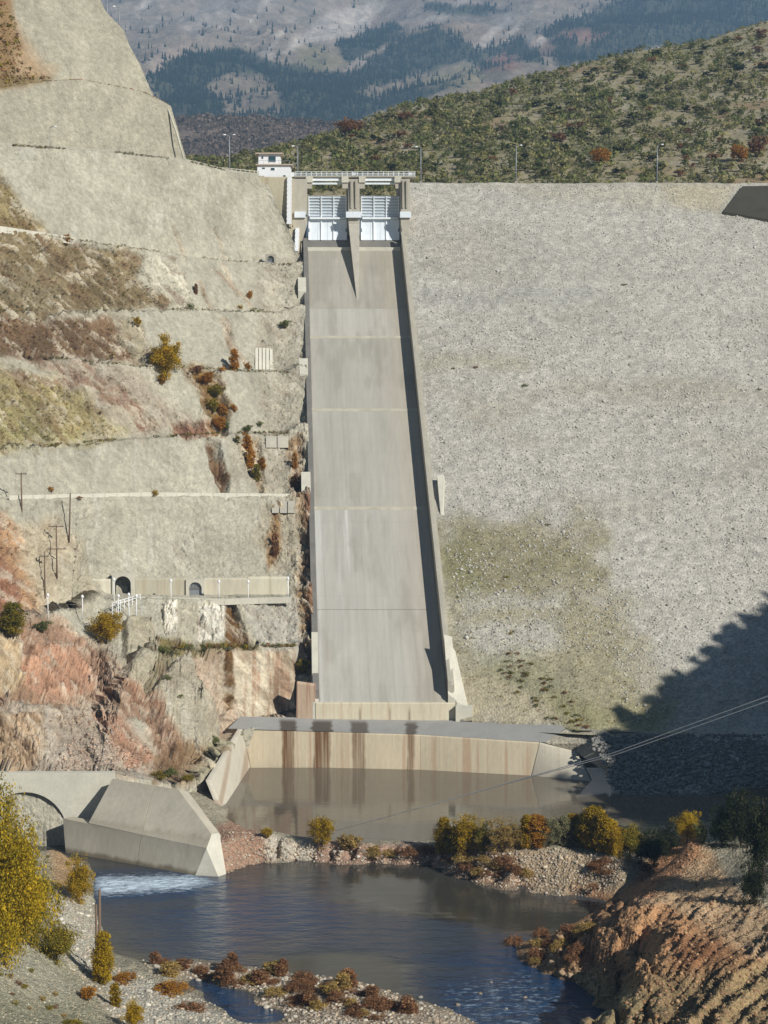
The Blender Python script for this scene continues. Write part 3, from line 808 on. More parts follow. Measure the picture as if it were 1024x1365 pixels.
UV = UV + np.stack([0.3 * np.ones(len(UV)), -np.ones(len(UV)), 0 * x], -1) * (0.5 * fbm(x * 0.1, y * 0.1, z * 0.1, seed=71) + 0.15 * fbm(x * .7, y * .7, z * .7, seed=72))[:, None]
uo = mobj('upper_cut_slope', UV, grid_faces(nr2, nc2, True), M_rock, smooth=True, col=ub)
tag(uo, kind='structure')

# ------------------------------------------------------------------ dam embankment
DZ0 = 2.4
def dam_z(Y): return CB[2] + DZ0 + CH_SL * (Y - CB[1])
def dam_left(Y): return CB[0] + CH_SX * (Y - CB[1]) + CH_W / 2 + 0.95
nY, nX = 330, 330
Ys = np.linspace(307.0, CREST_Y, nY)
DV = []
for Y in Ys:
    xl = dam_left(max(Y, 314.0)) + (0 if Y > 318 else 3.0 * (318 - Y) / 11)
    X = xl + (170.0 - xl) * np.linspace(0, 1, nX) ** 1.25
    Yv = np.maximum(Y, np.interp(X, [9, 29, 32], [315.0, 309.4, 306.9])); Yb = np.interp(X, [9, 29, 34], [315.0, 309.2, 306.9]); zp = dam_z(Yv)
    zl = 8.3 + (dam_z(323.0) - 8.3) * np.clip((Yv - Yb) / (323.0 - Yb), 0, 1)
    zp = np.where(Yv < 323.0, zl + (zp - zl) * sstep(31, 40, X), zp); DV.append(np.stack([X, Yv, zp], -1))
DV = np.array(DV)
# toe: berm and riprap bank down to the pool
toe = [(303.0, 8.1, 0), (298.0, 5.0, 0), (294.0, 2.6, 0), (290.0, 0.5, 0), (286.0, -1.5, 0)]
toer = []
for Yt, zt, _ in toe[::-1]:
    xl = 36.0 if Yt < 304 else 16
    X = xl + (170.0 - xl) * np.linspace(0, 1, nX) ** 1.25
    toer.append(np.stack([X, np.full(nX, Yt), np.full(nX, zt)], -1))
toer = np.array(toer)
tt = np.linspace(0, len(toer) - 1, 40); i0 = np.clip(np.floor(tt).astype(int), 0, len(toer) - 2); fr = (tt - i0)[:, None, None]
toeg = toer[i0] * (1 - fr) + toer[i0 + 1] * fr
crest = np.stack([DV[-1] + np.array([0, 9.0, 0.0]), DV[-1] + np.array([0, 25.0, -9.0])], 0)
dgap = DV[0].copy(); lt = dgap[:, 0] < 31; dgap[:, 1] -= 0.5; dgap[lt, 2] -= 1.2; dgap[~lt, 2] -= 0.1
DG = np.concatenate([toeg, dgap[None], DV, crest], 0)
nr3 = DG.shape[0]; DD = DG.reshape(-1, 3); dpx, dpy = proj(DD); x, y, z = DD.T
db = np.tile(A(181, 176, 163), (len(DD), 1))
db = db * (1 + 0.07 * fbm(x * 0.03, y * 0.12, seed=14)[:, None] + 0.07 * fbm(x * 0.3, y * 0.5, seed=15)[:, None] + 0.06 * fbm(x * 0.02, y * 0.6, seed=17, oct=3)[:, None] + 0.08 * fbm(x * 1.1, y * 1.5, seed=18, oct=3)[:, None])
dm_ = sstep(0.1, 0.45, fbm(x * 0.045, y * 0.09, seed=19, oct=5))[:, None] * 0.35
db = db * (1 - dm_) + A(164,157,138) * dm_
def D_(poly, c, **k):
    global db
    db = paint(db, dpx, dpy, poly, c, **k)
OL = A(146, 136, 104)
D_([(583,690),(640,695),(790,695),(800,745),(830,830),(885,900),(880,975),(740,980),(610,970)], A(158,150,122), soft=60, warp=44, amt=1.0)
D_([(583,690),(700,705),(795,715),(790,770),(690,790),(600,790)], A(140,132,102), soft=46, warp=46, amt=0.85)
D_([(588,720),(640,730),(640,790),(600,800)], A(126,122,84), soft=22, warp=16, amt=0.75)
D_([(615,835),(750,830),(750,870),(640,880)], A(184,180,168), soft=20, warp=16, amt=0.7)
D_([(620,790),(760,790),(755,812),(620,815)], A(180,176,164), soft=16, warp=14, amt=0.6)
D_([(640,875),(700,872),(760,930),(820,975),(760,975),(690,925)], A(140,138,108), soft=26, warp=20, amt=0.6)
D_([(605,900),(640,905),(720,930),(780,966),(620,968)], A(180,168,140), soft=16, warp=12, amt=0.7)
D_([(730,935),(900,935),(890,1000),(760,985)], A(146,140,100), soft=24, warp=18, amt=0.7)
D_([(560,470),(700,480),(700,500),(560,495)], A(164,156,130), soft=14, warp=16, amt=0.6)
D_([(740,505),(1060,510),(1060,535),(740,530)], A(166,158,138), soft=18, warp=20, amt=0.5)
D_([(560,385),(800,388),(790,405),(560,408)], A(166,163,154), soft=16, warp=14, amt=0.6)
D_([(610,530),(720,525),(690,560),(620,565)], A(166,158,138), soft=18, warp=14, amt=0.5)
D_([(640,248),(930,245),(1000,275),(880,275),(700,262)], A(184,178,156), soft=14, warp=8, amt=0.7)
D_([(880,245),(985,245),(960,285),(900,272)], A(180,170,144), soft=12, warp=6)
DD = DD + np.stack([0 * x, -0.56 + 0 * x, 0.83 + 0 * x], -1) * (0.35 * fbm(x * 0.08, y * 0.08, seed=23) + 0.22 * fbm(x * 0.6, y * 0.6, seed=24, oct=3))[:, None]
db = db * 1.07
dam = mobj('dam_embankment', DD, grid_faces(nr3, nX), M_dam, smooth=True, col=db)
tag(dam, 'broad pale gravel dam face sloping down to the pool right of the spillway', 'dam')

# ------------------------------------------------------------------ spillway
M_chute = surf('chute_concrete', None, vary=((0.12, 0.94, 1.06), (1.2, 0.93, 1.07)), bump=(3.0, 0.2, 0.05), stretch=(1.6, 0.16, 0.16))
sp = tag(empty('spillway', tuple(CB)), 'long grey concrete spillway chute running down from the two steel gates', 'spillway')
sp_inv = Matrix.Translation(-Vector(CB))
def sub(o, parent=sp):
    """keep world-space vertices when parenting to an empty that is not at the origin"""
    o.parent = parent
    o.matrix_parent_inverse = parent.matrix_basis.inverted()
    return o
vj = []
for yy in (935, 812, 677, 546, 449, 411, 332):
    vj.append(chute_Y(500, yy) - CB[1])
vj[0] = 0.0
tones = [A(181,177,165), A(181,177,165), A(178,174,161), A(178,173,160), A(186,181,168), A(176,170,155)]
def slab(u0, u1, v0, v1, tone, seed):
    g_ = 0.012
    nu, nv = 120, 90
    U, W = np.meshgrid(np.linspace(u0 + g_, u1 - g_, nu), np.linspace(v0 + g_, v1 - g_, nv))
    P = np.stack([CB[0] + CH_SX * W + U, CB[1] + W, CB[2] + CH_SL * W], -1).reshape(-1, 3)
    uu, vv = U.ravel(), W.ravel()
    c = np.tile(tone, (len(P), 1)) * (1 + 0.09 * fbm(uu * 0.9, vv * 0.05, seed=seed)[:, None] + 0.07 * fbm(uu * 0.25, vv * 0.12, seed=36, oct=4)[:, None] + 0.05 * fbm(uu * 2.5, vv * 0.1, seed=37, oct=2)[:, None])
    warm = sstep(2, 10, uu + 2 * fbm(uu * .4, vv * .04, seed=38))[:, None] * 0.4
    c = c * (1 - warm) + A(180,166,142) * warm
    lgt = (sstep(0.15, 0.5, fbm(uu * 1.5, vv * 0.03, seed=33)) * sstep(vj[2] - 30, vj[2], vv) * (vv < vj[2]) * (uu < -2) * 0.6)[:, None]
    c = c * (1 - lgt) + A(214,212,204) * lgt
    edge = np.exp(-((uu + 10.4) / 0.7) ** 2)[:, None] * (vv < vj[2])[:, None] * 0.45
    c = c * (1 - edge) + A(214,214,210) * edge
    alg = sstep(0.15, 0.5, fbm(uu * 0.35, vv * 0.10, seed=39, oct=5) + 0.2 * (v0 > vj[4]))[:, None] * 0.28
    c = c * (1 - alg) + A(136,130,112) * alg
    run_ = sstep(0.2, 0.5, fbm(uu * 1.8, vv * 0.02, seed=40, oct=3))[:, None] * 0.22
    c = c * (1 - run_) + A(150,142,124) * run_
    vjn = np.exp(-((np.abs(uu) - 3.7) / 0.09) ** 2)[:, None] * 0.12; c = c * (1 - vjn)
    hjn = np.exp(-(((vv - v0) % 6.0 - 3.0) / 0.12) ** 2)[:, None] * 0.05; c = c * (1 - hjn)
    n = len(P); Pb = P - np.array([0, 0, 0.6])
    q = grid_faces(nv, nu)
    idx = np.arange(n).reshape(nv, nu)
    loop = np.concatenate([idx[0], idx[1:, -1], idx[-1, -2::-1], idx[-2:0:-1, 0]])
    l2 = np.roll(loop, -1)
    sidef = np.stack([loop, loop + n, l2 + n, l2], -1)
    sub(mobj('floor_slab', np.concatenate([P, Pb]), np.concatenate([q, sidef]), M_chute, col=np.concatenate([c, c])))
for i in range(len(vj) - 1):
    for u0, u1 in ((-11, 11),):
        slab(u0, u1, vj[i], vj[i + 1], tones[i] * (0.985 + 0.03 * random.random()), 100 + i * 7 + int(u0))
def strip(name, u0, u1, v0, v1, h0, h1, mat, parent=sp):
    p = [C(u0, v0, h0), C(u1, v0, h0), C(u1, v1, h0), C(u0, v1, h0), C(u0, v0, h1), C(u1, v0, h1), C(u1, v1, h1), C(u0, v1, h1)]
    return sub(hexa(name, p, mat), parent)
M_joint = surf('joint_concrete', A(196, 189, 168), vary=((0.4, 0.75, 1.15), (3.0, 0.85, 1.1)), bump=None)
strip('joint_fill', -10.98, 10.98, vj[1] - 0.12, vj[1] + 0.12, -0.3, -0.006, M_conc)
strip('joint_fill', -10.98, 10.98, vj[5] - 0.12, vj[5] + 0.12, -0.3, -0.006, M_conc)
strip('chute_bed', -11, 11, 0.3, vj[-1] + 6, -2.0, -0.35, M_dark)
for i in (2, 3, 4):
    strip('joint_strip', -10.98, 10.98, vj[i] - 0.55, vj[i] + 0.25, -0.3, 0.07, M_joint)
# side walls, in sections with raised heads
WALLV = [0.0, vj[2] + 2.0, vj[3] + 8.0, chute_Y(400, 400) - CB[1], vj[-1] + 1]
for i in range(4):
    strip('side_wall', -12.0, -11.0, WALLV[i] + 0.05, WALLV[i + 1] - 0.05, -2.5, 2.0, M_dark)
    strip('side_wall', 11.0, 11.6, WALLV[i] + 0.05, WALLV[i + 1] - 0.05, -2.5, 3.5, M_conc)
    strip('wall_coping', 11.604, 12.1, WALLV[i] + 0.05, WALLV[i + 1] - 0.05, 1.6, 2.75 - 0.05 * i, M_conc)
for i in (1, 2, 3):
    v = WALLV[i]
    # raised pale head block on the left wall and a fin on the right wall
    p = [C(-13.4, v - 0.5, -1), C(-11.6, v - 0.5, -1), C(-11.6, v + 4, -1), C(-13.4, v + 4, -1),
         C(-13.4, v - 0.5, 2.3), C(-11.6, v - 0.5, 2.3), C(-11.6, v + 4, 2.6), C(-13.4, v + 4, 2.6)]
    sub(hexa('wall_head', p, M_pale))
v = WALLV[1]
p = [C(13.0, v - 7, 2.3), C(13.6, v - 7, 2.3), C(14.6, v + 1, 2.3), C(13.0, v + 1, 2.3), C(13.0, v - 7, 2.5), C(13.3, v - 7, 2.5), C(14.4, v + 1, 4.2), C(13.0, v + 1, 4.2)]
sub(hexa('wall_head', p, M_pale))
# end of the chute: flared wall ends, drop wall, blocks
p = [C(-12.1, -0.4, -3), C(-11.0, -0.4, -3), C(-11.0, 9, -0.5), C(-12.1, 9, -0.5), C(-12.1, -0.4, 0.2), C(-11.0, -0.4, 0.2), C(-11.0, 9, 4.6), C(-12.1, 9, 4.6)]
sub(hexa('wall_end', p, M_pale))
p = [C(11.0, -0.4, -3), C(12.4, -0.4, -3), C(12.4, 8, -0.5), C(11.0, 8, -0.5), C(11.0, -0.4, 1.6), C(12.4, -0.4, 0.6), C(12.4, 8, 4.6), C(11.0, 8, 5.0)]
sub(hexa('wall_end', p, M_pale))
p = [C(12.4, -0.6, -3), C(14.6, -0.6, -3), C(13.0, 7, -0.5), C(12.4, 7, -0.5), C(12.4, -0.6, 0.4), C(14.4, -0.6, -0.4), C(12.9, 7, 2.8), C(12.4, 7, 3.6)]
sub(hexa('buttress', p, M_pale))

def wall_grid(name, p00, p10, p11, p01, nu, nv, colf, mat, parent=None, thick=None):
    """stained wall patch: p00 bottom-left, p10 bottom-right, p11 top-right, p01 top-left, with thickness"""
    p00, p10, p11, p01 = [np.array(p, float) for p in (p00, p10, p11, p01)]
    u, v = np.meshgrid(np.linspace(0, 1, nu), np.linspace(0, 1, nv))
    u_, v_ = u.ravel()[:, None], v.ravel()[:, None]
    P = (p00 * (1 - u_) + p10 * u_) * (1 - v_) + (p01 * (1 - u_) + p11 * u_) * v_
    c = colf(u.ravel(), v.ravel(), P)
    q = grid_faces(nv, nu)
    if thick is not None:
        n = len(P); Pb = P + np.array(thick, float)
        idx = np.arange(n).reshape(nv, nu)
        loop = np.concatenate([idx[0], idx[1:, -1], idx[-1, -2::-1], idx[-2:0:-1, 0]]); l2 = np.roll(loop, -1)
        q = np.concatenate([q, np.stack([loop, loop + n, l2 + n, l2], -1)]); P = np.concatenate([P, Pb]); c = np.concatenate([c, c])
    return mobj(name, P, q, mat, parent, col=c)

WET = [(376, 392, 1.0), (418, 440, 1.0), (470, 487, 0.9), (543, 552, 0.95)]
def stain_cols(u, v, P, basec, redc, amt=0.7, wet=True, freq=0.22, seed=5):
    px, py = proj(P)
    X = P[:, 0] * 8.0
    n = fbm(X * freq, P[:, 2] * 0.05, seed=seed, oct=4); n2 = fbm(X * 0.9, P[:, 2] * 0.12, seed=seed + 3, oct=3)
    r = (sstep(0.1, 0.55, n) * amt)[:, None]
    c = np.tile(basec, (len(P), 1)) * (1 + 0.1 * n2[:, None])
    c = c * (1 - r) + redc * r
    if wet:
        for a_, b_, k in WET:
            wv = 1.6 * fbm(P[:, 2] * 0.8, P[:, 2] * 0 + a_, seed=7) + 0.8 * n2
            k = k * (0.72 + 0.28 * np.clip(n2 * 2 + n, -1, 1))
            m = k * sstep(a_ - 2.0, a_ + 2.0, px + wv) * (1 - sstep(b_ - 2.0, b_ + 2.0, px + wv))
            c = c * (1 - m[:, None]) + A(120, 86, 54) * m[:, None]
    return c
def drop_cols(u, v, P):
    c = stain_cols(u, v, P, A(216, 206, 178), A(186, 150, 118), 0.45, False, 0.3, 9)
    px, py = proj(P)
    for a_, w_ in ((480, 1.3), (546, 1.3), (520, 0.8)):
        m = np.exp(-((px - a_) / w_) ** 2) * sstep(0.9, 0.4, v) * 0.7
        c = c * (1 - m[:, None]) + A(110, 88, 64) * m[:, None]
    return c
e0 = np.array(C(-11.6, -0.45, 0)); e1 = np.array(C(12.3, -0.45, 0))
sub(wall_grid('drop_wall', (e0[0], e0[1], 8.3), (e1[0], e1[1] , 8.0), (e1[0], e1[1], 11.35), (e0[0], e0[1], 11.35), 200, 16, drop_cols, M_wallc, thick=(0, 0.4, 0)))
sub(box('end_block', (e1[0] + 1.4, 315.0, 9.4), (2.9, 2.2, 3.0), M_pale))
sub(wall_grid('end_block', (e0[0] - 3.3, 315.2, 8.3), (e0[0] - 0.05, 315.0, 8.3), (e0[0] - 0.05, 315.0, 14.4), (e0[0] - 3.2, 315.2, 14.8), 40, 24,
    lambda u, v, P: stain_cols(u, v, P, A(196, 172, 146), A(150, 98, 76), 0.9, False, 0.45, 12), M_wallc, thick=(0, 1.6, 0)))

# piers and sill at the gates
GV = vj[-1] + 4.0          # plan distance of the gates along the chute
SZ = C(0, GV, 0)[2]
SILL = 98.6
gx0 = C(0, GV)[0]; gyy = C(0, GV)[1]
M_pier = surf('pier_concrete', A(190, 183, 166), vary=((0.3, 0.82, 1.1), (2.5, 0.86, 1.1)), bump=(4.0, 0.25, 0.05), stretch=(1, 1, 0.2))
sub(hexa('gate_sill', [(gx0 - 11, gyy - 5.0, SILL - 8), (gx0 + 11, gyy - 5.0, SILL - 8), (gx0 + 11, gyy + 9, SILL - 8), (gx0 - 11, gyy + 9, SILL - 8),
     (gx0 - 11, gyy - 4.6, 96.75), (gx0 + 11, gyy - 4.6, 96.75), (gx0 + 11, gyy + 9, SILL), (gx0 - 11, gyy + 9, SILL)], M_pale))
def pier(u0, u1, vtip, ztop, vfront, vback=16):
    """side profile: sloped downstream edge from the floor up to the deck"""
    xs = (gx0 + u0, gx0 + u1)
    pts = [(GV - vtip, C(0, GV - vtip)[2] - 0.3), (GV - vfront, ztop - 10.5), (GV - vfront + 0.3, ztop), (GV + vback, ztop), (GV + vback, 88.0), (GV - 3, 88.0)]
    Vv = []; n = len(pts)
    for k, xx in enumerate(xs):
        for v_, z_ in pts:
            sh = CH_SX * (v_ - GV)
            if v_ < GV - vfront: xx_ = (xs[0] + xs[1]) / 2 + (xx - (xs[0] + xs[1]) / 2) * 0.12
            else: xx_ = xx
            Vv.append((xx_ + sh, CB[1] + v_, z_))
    Fs = [tuple(range(n))[::-1], tuple(range(n, 2 * n))] + [(i, (i + 1) % n, n + (i + 1) % n, n + i) for i in range(n)]
    return sub(mobj('pier', Vv, Fs, M_pier))
pier(-1.3, 1.3, 24.0, 113.0, 1.9)
pier(-14.6, -11.0, 2.4, 113.0, 2.2)
pier(11.0, 13.1, 2.4, 113.0, 2.2)
# pier face details: slots and trunnion brackets
for u in (-12.6, 0.0, 11.9):
    w = 2.6 if u else 3.6
    sub(box('trunnion_bracket', (gx0 + u + (0.3 if u > 0 else 0), gyy - 2.3, 104.6), (w, 0.8, 1.4), M_gate))
for u in (-0.55, 0.55, 11.6, 12.5):
    sub(box('pier_rib', (gx0 + u, gyy - (1.95 if abs(u) < 2 else 2.25), 109.4), (0.35, 0.3, 6.4), M_conc))

# ------------------------------------------------------------------ radial gates
def gate(uc, label):
    root = tag(empty('radial_gate', (gx0 + uc, gyy, SILL)), label, 'gate', 'spillway gates')
    Wd = 9.3; H = 10.6; R = 14.0
    ztr = 5.6
    def Yc(h):           # curved skin, bulging away from the viewer (upstream)
        return -math.sqrt(max(R * R - (h - ztr) ** 2, 0)) + R
    def skin(name, x0, x1, h0, h1, off, th, mat, n=14, up=None):
        Vv = []; Fs = []
        for i in range(n + 1):
            h = h0 + (h1 - h0) * i / n; yy = 1.0 - Yc(h) - off
            for xx in (x0, x1): Vv.append((xx, yy, h)); 
            for xx in (x0, x1): Vv.append((xx, yy + th, h))
        for i in range(n):
            a, b = i * 4, (i + 1) * 4
            Fs += [(a, a+1, b+1, b), (a+3, a+2, b+2, b+3), (a+2, a, b, b+2), (a+1, a+3, b+3, b+1)]
        Fs += [(0, 2, 3, 1), (n*4, n*4+1, n*4+3, n*4+2)]
        o = mobj(name, Vv, Fs, mat, up or root); o.data.polygons.foreach_set('use_smooth', np.zeros(len(Fs), bool)); return o
    for k in range(4):
        xa = -Wd / 2 + Wd * k / 4; skin('skin_panel', xa + 0.02, xa + Wd / 4 - 0.02, 0.25, 5.1, 0, 0.06, M_gate)
        skin('skin_panel', xa + 0.02, xa + Wd / 4 - 0.02, 5.14, H, 0, 0.06, M_gate_up)
    for k in range(4):
        xa = -Wd / 2 + 0.25 + (Wd - 0.5) * k / 3
        skin('rib', xa - 0.11, xa + 0.11, 0.3, H - 0.05, 0.30, 0.28, M_gate2)
    for h in (6.0, 6.7, 7.4, 8.1, 8.8, 9.5, 10.2):
        box('stiffener', (0, 1.0 - Yc(h) - 0.10, h), (Wd - 0.1, 0.14, 0.13), M_gate, root)
    box('girder', (0, 0.45, 5.4), (Wd + 0.1, 0.55, 0.42), M_gate2, root)
    box('bottom_seal', (0, 0.2, 0.12), (Wd, 0.5, 0.3), M_dark, root)
    for s in (-1, 1):
        tube('arm', [(s * (Wd / 2 - 0.3), 0.4, 5.4), (s * (Wd / 2 + 0.05), -2.4, 6.0)], [0.28, 0.28], M_galv, root, 6)
        box('hoist_bracket', (s * (Wd / 2 - 0.25), 0.35, 2.6), (0.3, 0.3, 0.8), M_galv, root)
    return root
gate(-6.22, 'left one of two silver radial gates at the top of the spillway')
gate(6.22, 'right one of two silver radial gates at the top of the spillway')

# ------------------------------------------------------------------ bridge over the gates
br = tag(empty('gate_bridge', (gx0, gyy, 113.0)), 'narrow concrete service bridge with pale railing over the spillway gates', 'bridge')
def bx(name, c, s, mat, par=br): return box(name, c, s, mat, par)
bx('deck', (0.4, 1.6, 0.62), (28.6, 5.0, 0.35), M_conc)
for uc in (-6.22, 6.22):
    bx('girder', (uc, -0.9, -0.15), (8.6, 0.5, 0.55), M_gate2)
    bx('girder', (uc, -0.6, -1.0), (8.6, 0.5, 0.42), M_gate)
    for s in (-1, 1):
        bx('hoist_box', (uc + s * 4.2, -1.2, -0.1), (1.6, 1.3, 1.5), M_pale)
        bx('bearing_block', (uc + s * 4.25, -1.0, -1.55), (1.3, 1.1, 1.35), M_pier)
for zz in (1.0, 1.35, 1.75):
    bx('rail', (0.4, -0.85, zz), (28.4, 0.09, 0.09), M_gate2)
    bx('rail', (0.4, 4.0, zz), (28.4, 0.09, 0.09), M_galv)
for k in range(24):
    bx('rail_post', (-13.6 + k * 1.21, -0.85, 1.28), (0.12, 0.12, 1.0), M_gate2)
for u in (-14.3, 0, 13.3):
    bx('hoist_cabinet', (u, -0.2, 1.1), (1.1, 1.0, 1.0), M_white)

# ------------------------------------------------------------------ abutment wall left of the gates, stair strips, gatehouse
a0 = atY(345, 236, 447.0); a1 = atY(389, 236, 446.0)
def ab_cols(u, v, P):
    return stain_cols(u, v, P, A(196, 186, 158), A(170, 150, 118), 0.5, False, 0.2, 31)
av = []
ab = tag(empty('abutment_wall', (a0[0], 446.5, 100)), 'pale beige concrete abutment wall below the white gatehouse', 'wall')
V8 = [atY(366,300,445.6), atY(389,302,445.6), atY(389,302,447.5), atY(366,300,447.5), atY(344,236,446.6), atY(389,236,445.6), atY(389,236,450), atY(344,236,452)]
u_, v_ = None, None
o = wall_grid('wall_face', atY(366,296,441.3), atY(388.5,304,441.3), atY(388.5,235.5,441.3), atY(344,235.5,441.3), 30, 40, ab_cols, M_wallc, thick=(0.2, 8.5, 0)); sub(o, ab)
o = wall_grid('wall_face', atY(392,345,438.5), atY(399,346,438.5), atY(399,303,441.6), atY(384,303,441.6), 20, 40, ab_cols, M_wallc, thick=(0.2, 3.0, 0)); sub(o, ab)
def stair(px0, py0, px1, py1, Y0, Y1, w, n, label):
    top = atY(px0, py0, Y0); bot = atY(px1, py1, Y1)
    root = tag(empty('stairway', tuple(bot)), label, 'stairs')
    for i in range(n):
        t = i / n; p = top * (1 - t) + bot * t; dz = (top[2] - bot[2]) / n
        sub(box('step', (p[0], p[1] - 0.15 - 0.02 * i, p[2] - dz / 2), (w * (1 + 0.16 * (i % 2)), 0.9, dz * 0.96), M_white), root)
stair(386, 236, 385.5, 299, 441.2, 440.9, 0.95, 22, 'white stair strip running straight down the abutment wall below the gatehouse')
stair(396.5, 304, 395.5, 335, 441.2, 438.6, 0.85, 11, 'short lower white stair strip beside the left gate pier')

gh = atY(366, 236, 455.0)
GH = tag(empty('gatehouse', (gh[0], 455.0, 113.8)), 'small white two-storey gatehouse with flat overhanging roofs at the dam crest', 'house')
def hb_(name, c, s, m, par=GH): return box(name, c, s, m, par)
GW = 7.9
low = hb_('lower_wall', (0, 0, 1.6), (GW, 6.0, 3.4), M_white)
hb_('upper_wall', (-1.1, 0, 4.75), (5.2, 4.6, 2.5), M_white)
hb_('lower_roof', (0.1, 0, 3.42), (GW + 0.9, 7.0, 0.25), M_roof)
hb_('upper_roof', (-1.1, 0, 6.15), (6.6, 6.0, 0.28), M_roof)
w1 = hb_('window', (-0.4, -2.33, 4.85), (1.9, 0.08, 1.5), M_white); box('pane', (-0.4, -2.39, 4.85), (1.7, 0.06, 1.3), M_glass, w1)
w1 = hb_('window', (-2.7, -2.33, 5.2), (0.5, 0.08, 0.6), M_white); box('pane', (-2.7, -2.39, 5.2), (0.4, 0.06, 0.5), M_glass, w1)
w1 = hb_('window', (-0.2, -3.03, 2.4), (1.0, 0.08, 0.7), M_white); box('pane', (-0.2, -3.09, 2.4), (0.85, 0.06, 0.55), M_glass, w1)
w1 = hb_('window', (-2.4, -3.03, 2.6), (0.7, 0.08, 0.4), M_white); box('pane', (-2.4, -3.09, 2.6), (0.6, 0.06, 0.3), M_glass, w1)
w1 = hb_('window', (2.6, -3.03, 0.7), (0.6, 0.08, 0.6), M_white); box('pane', (2.6, -3.09, 0.7), (0.5, 0.06, 0.5), M_glass, w1)
for k in range(7): hb_('rail_post', (-3.7 + k * 1.25, -3.4, 3.95), (0.06, 0.06, 0.8), M_galv)
hb_('rail', (0.1, -3.4, 4.35), (8.0, 0.06, 0.06), M_galv)

# guard rail on the crest road left of the gatehouse
gr = tag(empty('guard_railing', tuple(atY(325, 233, 448.0))), 'pale guard railing on the crest road just left of the gatehouse', 'railing')
p0 = atY(297, 229, 446.0); p1 = atY(345, 234, 449.0)
for k in range(9):
    t = k / 8; p = p0 * (1 - t) + p1 * t
    sub(box('rail_post', (p[0], p[1], p[2] + 0.3), (0.18, 0.18, 1.6), M_pale), gr)
for dz in (0.45, 0.95):
    sub(tube('rail', [tuple(p0 + [0, 0, dz]), tuple(p1 + [0, 0, dz])], [0.10, 0.10], M_pale, None, 6), gr)

# ------------------------------------------------------------------ ledge, basin walls
def ledge_cols(u, v, P):
    c = np.tile(A(158, 156, 150), (len(P), 1)) * (1 + 0.06 * fbm(P[:, 0] * 0.4, P[:, 1] * 0.6, seed=2)[:, None])
    px, py = proj(P)
    for a_, b_, k in WET:
        wv = 3.0 * fbm(P[:, 1] * 1.2, P[:, 1] * 0 + a_, seed=7) + 2.5 * fbm(P[:, 0] * 0.8, P[:, 1], seed=8)
        m = k * sstep(a_ - 5, a_, px + wv) * (1 - sstep(b_ + 1, b_ + 6, px + wv)) * sstep(0.98, 0.6, v)
        c = c * (1 - m[:, None]) + A(92, 84, 74) * m[:, None]
    return c
T0 = np.array(atY(322, 975, 309.8)); T1 = np.array(atY(560, 980, 308.8)); T2 = np.array(atY(719, 990, 304.8))
B0_ = np.array(atZ(337, 1022, 1.0)); B1_ = np.array(atZ(560, 1027, 1.0)); B2_ = np.array(atZ(704, 1035, 1.0))
B0_[2] = B1_[2] = B2_[2] = -0.8
T0[1] = max(T0[1], B0_[1] + 0.3); T1[1] = max(T1[1], B1_[1] + 0.3); T2[1] = max(T2[1], B2_[1] + 0.3)
bw = tag(empty('basin_wall', tuple(B1_)), 'long cream concrete wall with rust streaks behind the still basin pool', 'wall')
bcol = lambda u, v, P: stain_cols(u, v, P, A(214, 200, 170), A(188, 150, 118), 0.6, True, 0.16, 51)
sub(wall_grid('wall_panel', B0_, B1_, T1, T0, 420, 30, bcol, M_wallc, thick=(0, 1.2, 0)), bw)
sub(wall_grid('wall_panel', B1_, B2_, T2, T1, 260, 30, bcol, M_wallc, thick=(0, 1.2, 0)), bw)
lw = tag(wall_grid('concrete_ledge', T0 + [-2.5, 0.02, 0.03], T1 + [0, 0.02, 0.03], np.array([9.0, 315.2, 8.35]), np.array([-24.5, 315.4, 8.9]), 220, 24, ledge_cols, M_wallc),
    kind='structure')
lw2 = tag(wall_grid('concrete_ledge', T1 + [0, 0.02, 0.03], T2 + [1.0, 0.05, 0.03], np.array([31.0, 308.8, 8.55]), np.array([9.0, 315.2, 8.35]), 160, 24, ledge_cols, M_wallc),
    kind='structure')
# right wing wall, leaning back
W1b = np.array(atZ(798, 1046, 1.0)); W1b[2] = -0.8; W2t = atY(768, 1002, 304.6)
rwg = tag(empty('wing_wall', tuple(W1b)), 'smooth pale sloping wing wall at the right end of the basin pool', 'wall')
wc = lambda u, v, P: stain_cols(u, v, P, A(196, 188, 168), A(176, 160, 134), 0.35, False, 0.2, 61)
sub(wall_grid('wall_panel', B2_ + [0.05, 0, 0], W1b, W2t, T2 + [0.05, 0, 0], 60, 24, wc, M_wallc, thick=(0.3, 1.0, 0)), rwg)
fv = [T2 + [0.9, 0.1, 0.0], W2t + [-0.1, 0.1, -0.05], W1b + [1.4, 1.2, 3.6], np.array([39.0, 300.5, 6.6]), np.array([37.0, 305.0, 8.3]), np.array([31.2, 308.9, 8.5])]
fc = np.mean(fv, axis=0) + [0, 0, 0.35]
fn = 26; FV, FFc = [fc], []
ring_ = []
for i in range(len(fv)):
    for k in range(4): ring_.append(fv[i] * (1 - k / 4) + fv[(i + 1) % len(fv)] * (k / 4))
nR = len(ring_)
for t in (0.35, 0.7, 1.0):
    for p in ring_: q_ = fc * (1 - t) + p * t; FV.append(q_ + [0, 0, 0.25 * float(vn(np.array(q_[0] * 1.3), np.array(q_[1] * 1.3))) * (t < 1)])
for i in range(nR): FFc.append((0, 1 + i, 1 + (i + 1) % nR))
for l_ in range(2):
    for i in range(nR): a_, b_ = 1 + l_ * nR + i, 1 + l_ * nR + (i + 1) % nR; FFc.append((a_, a_ + nR, b_ + nR, b_))
fo = mobj('gravel_bank', FV, FFc, M_dam, smooth=True, col=np.tile(A(178, 170, 150), (len(FV), 1))); tag(fo, kind='structure')
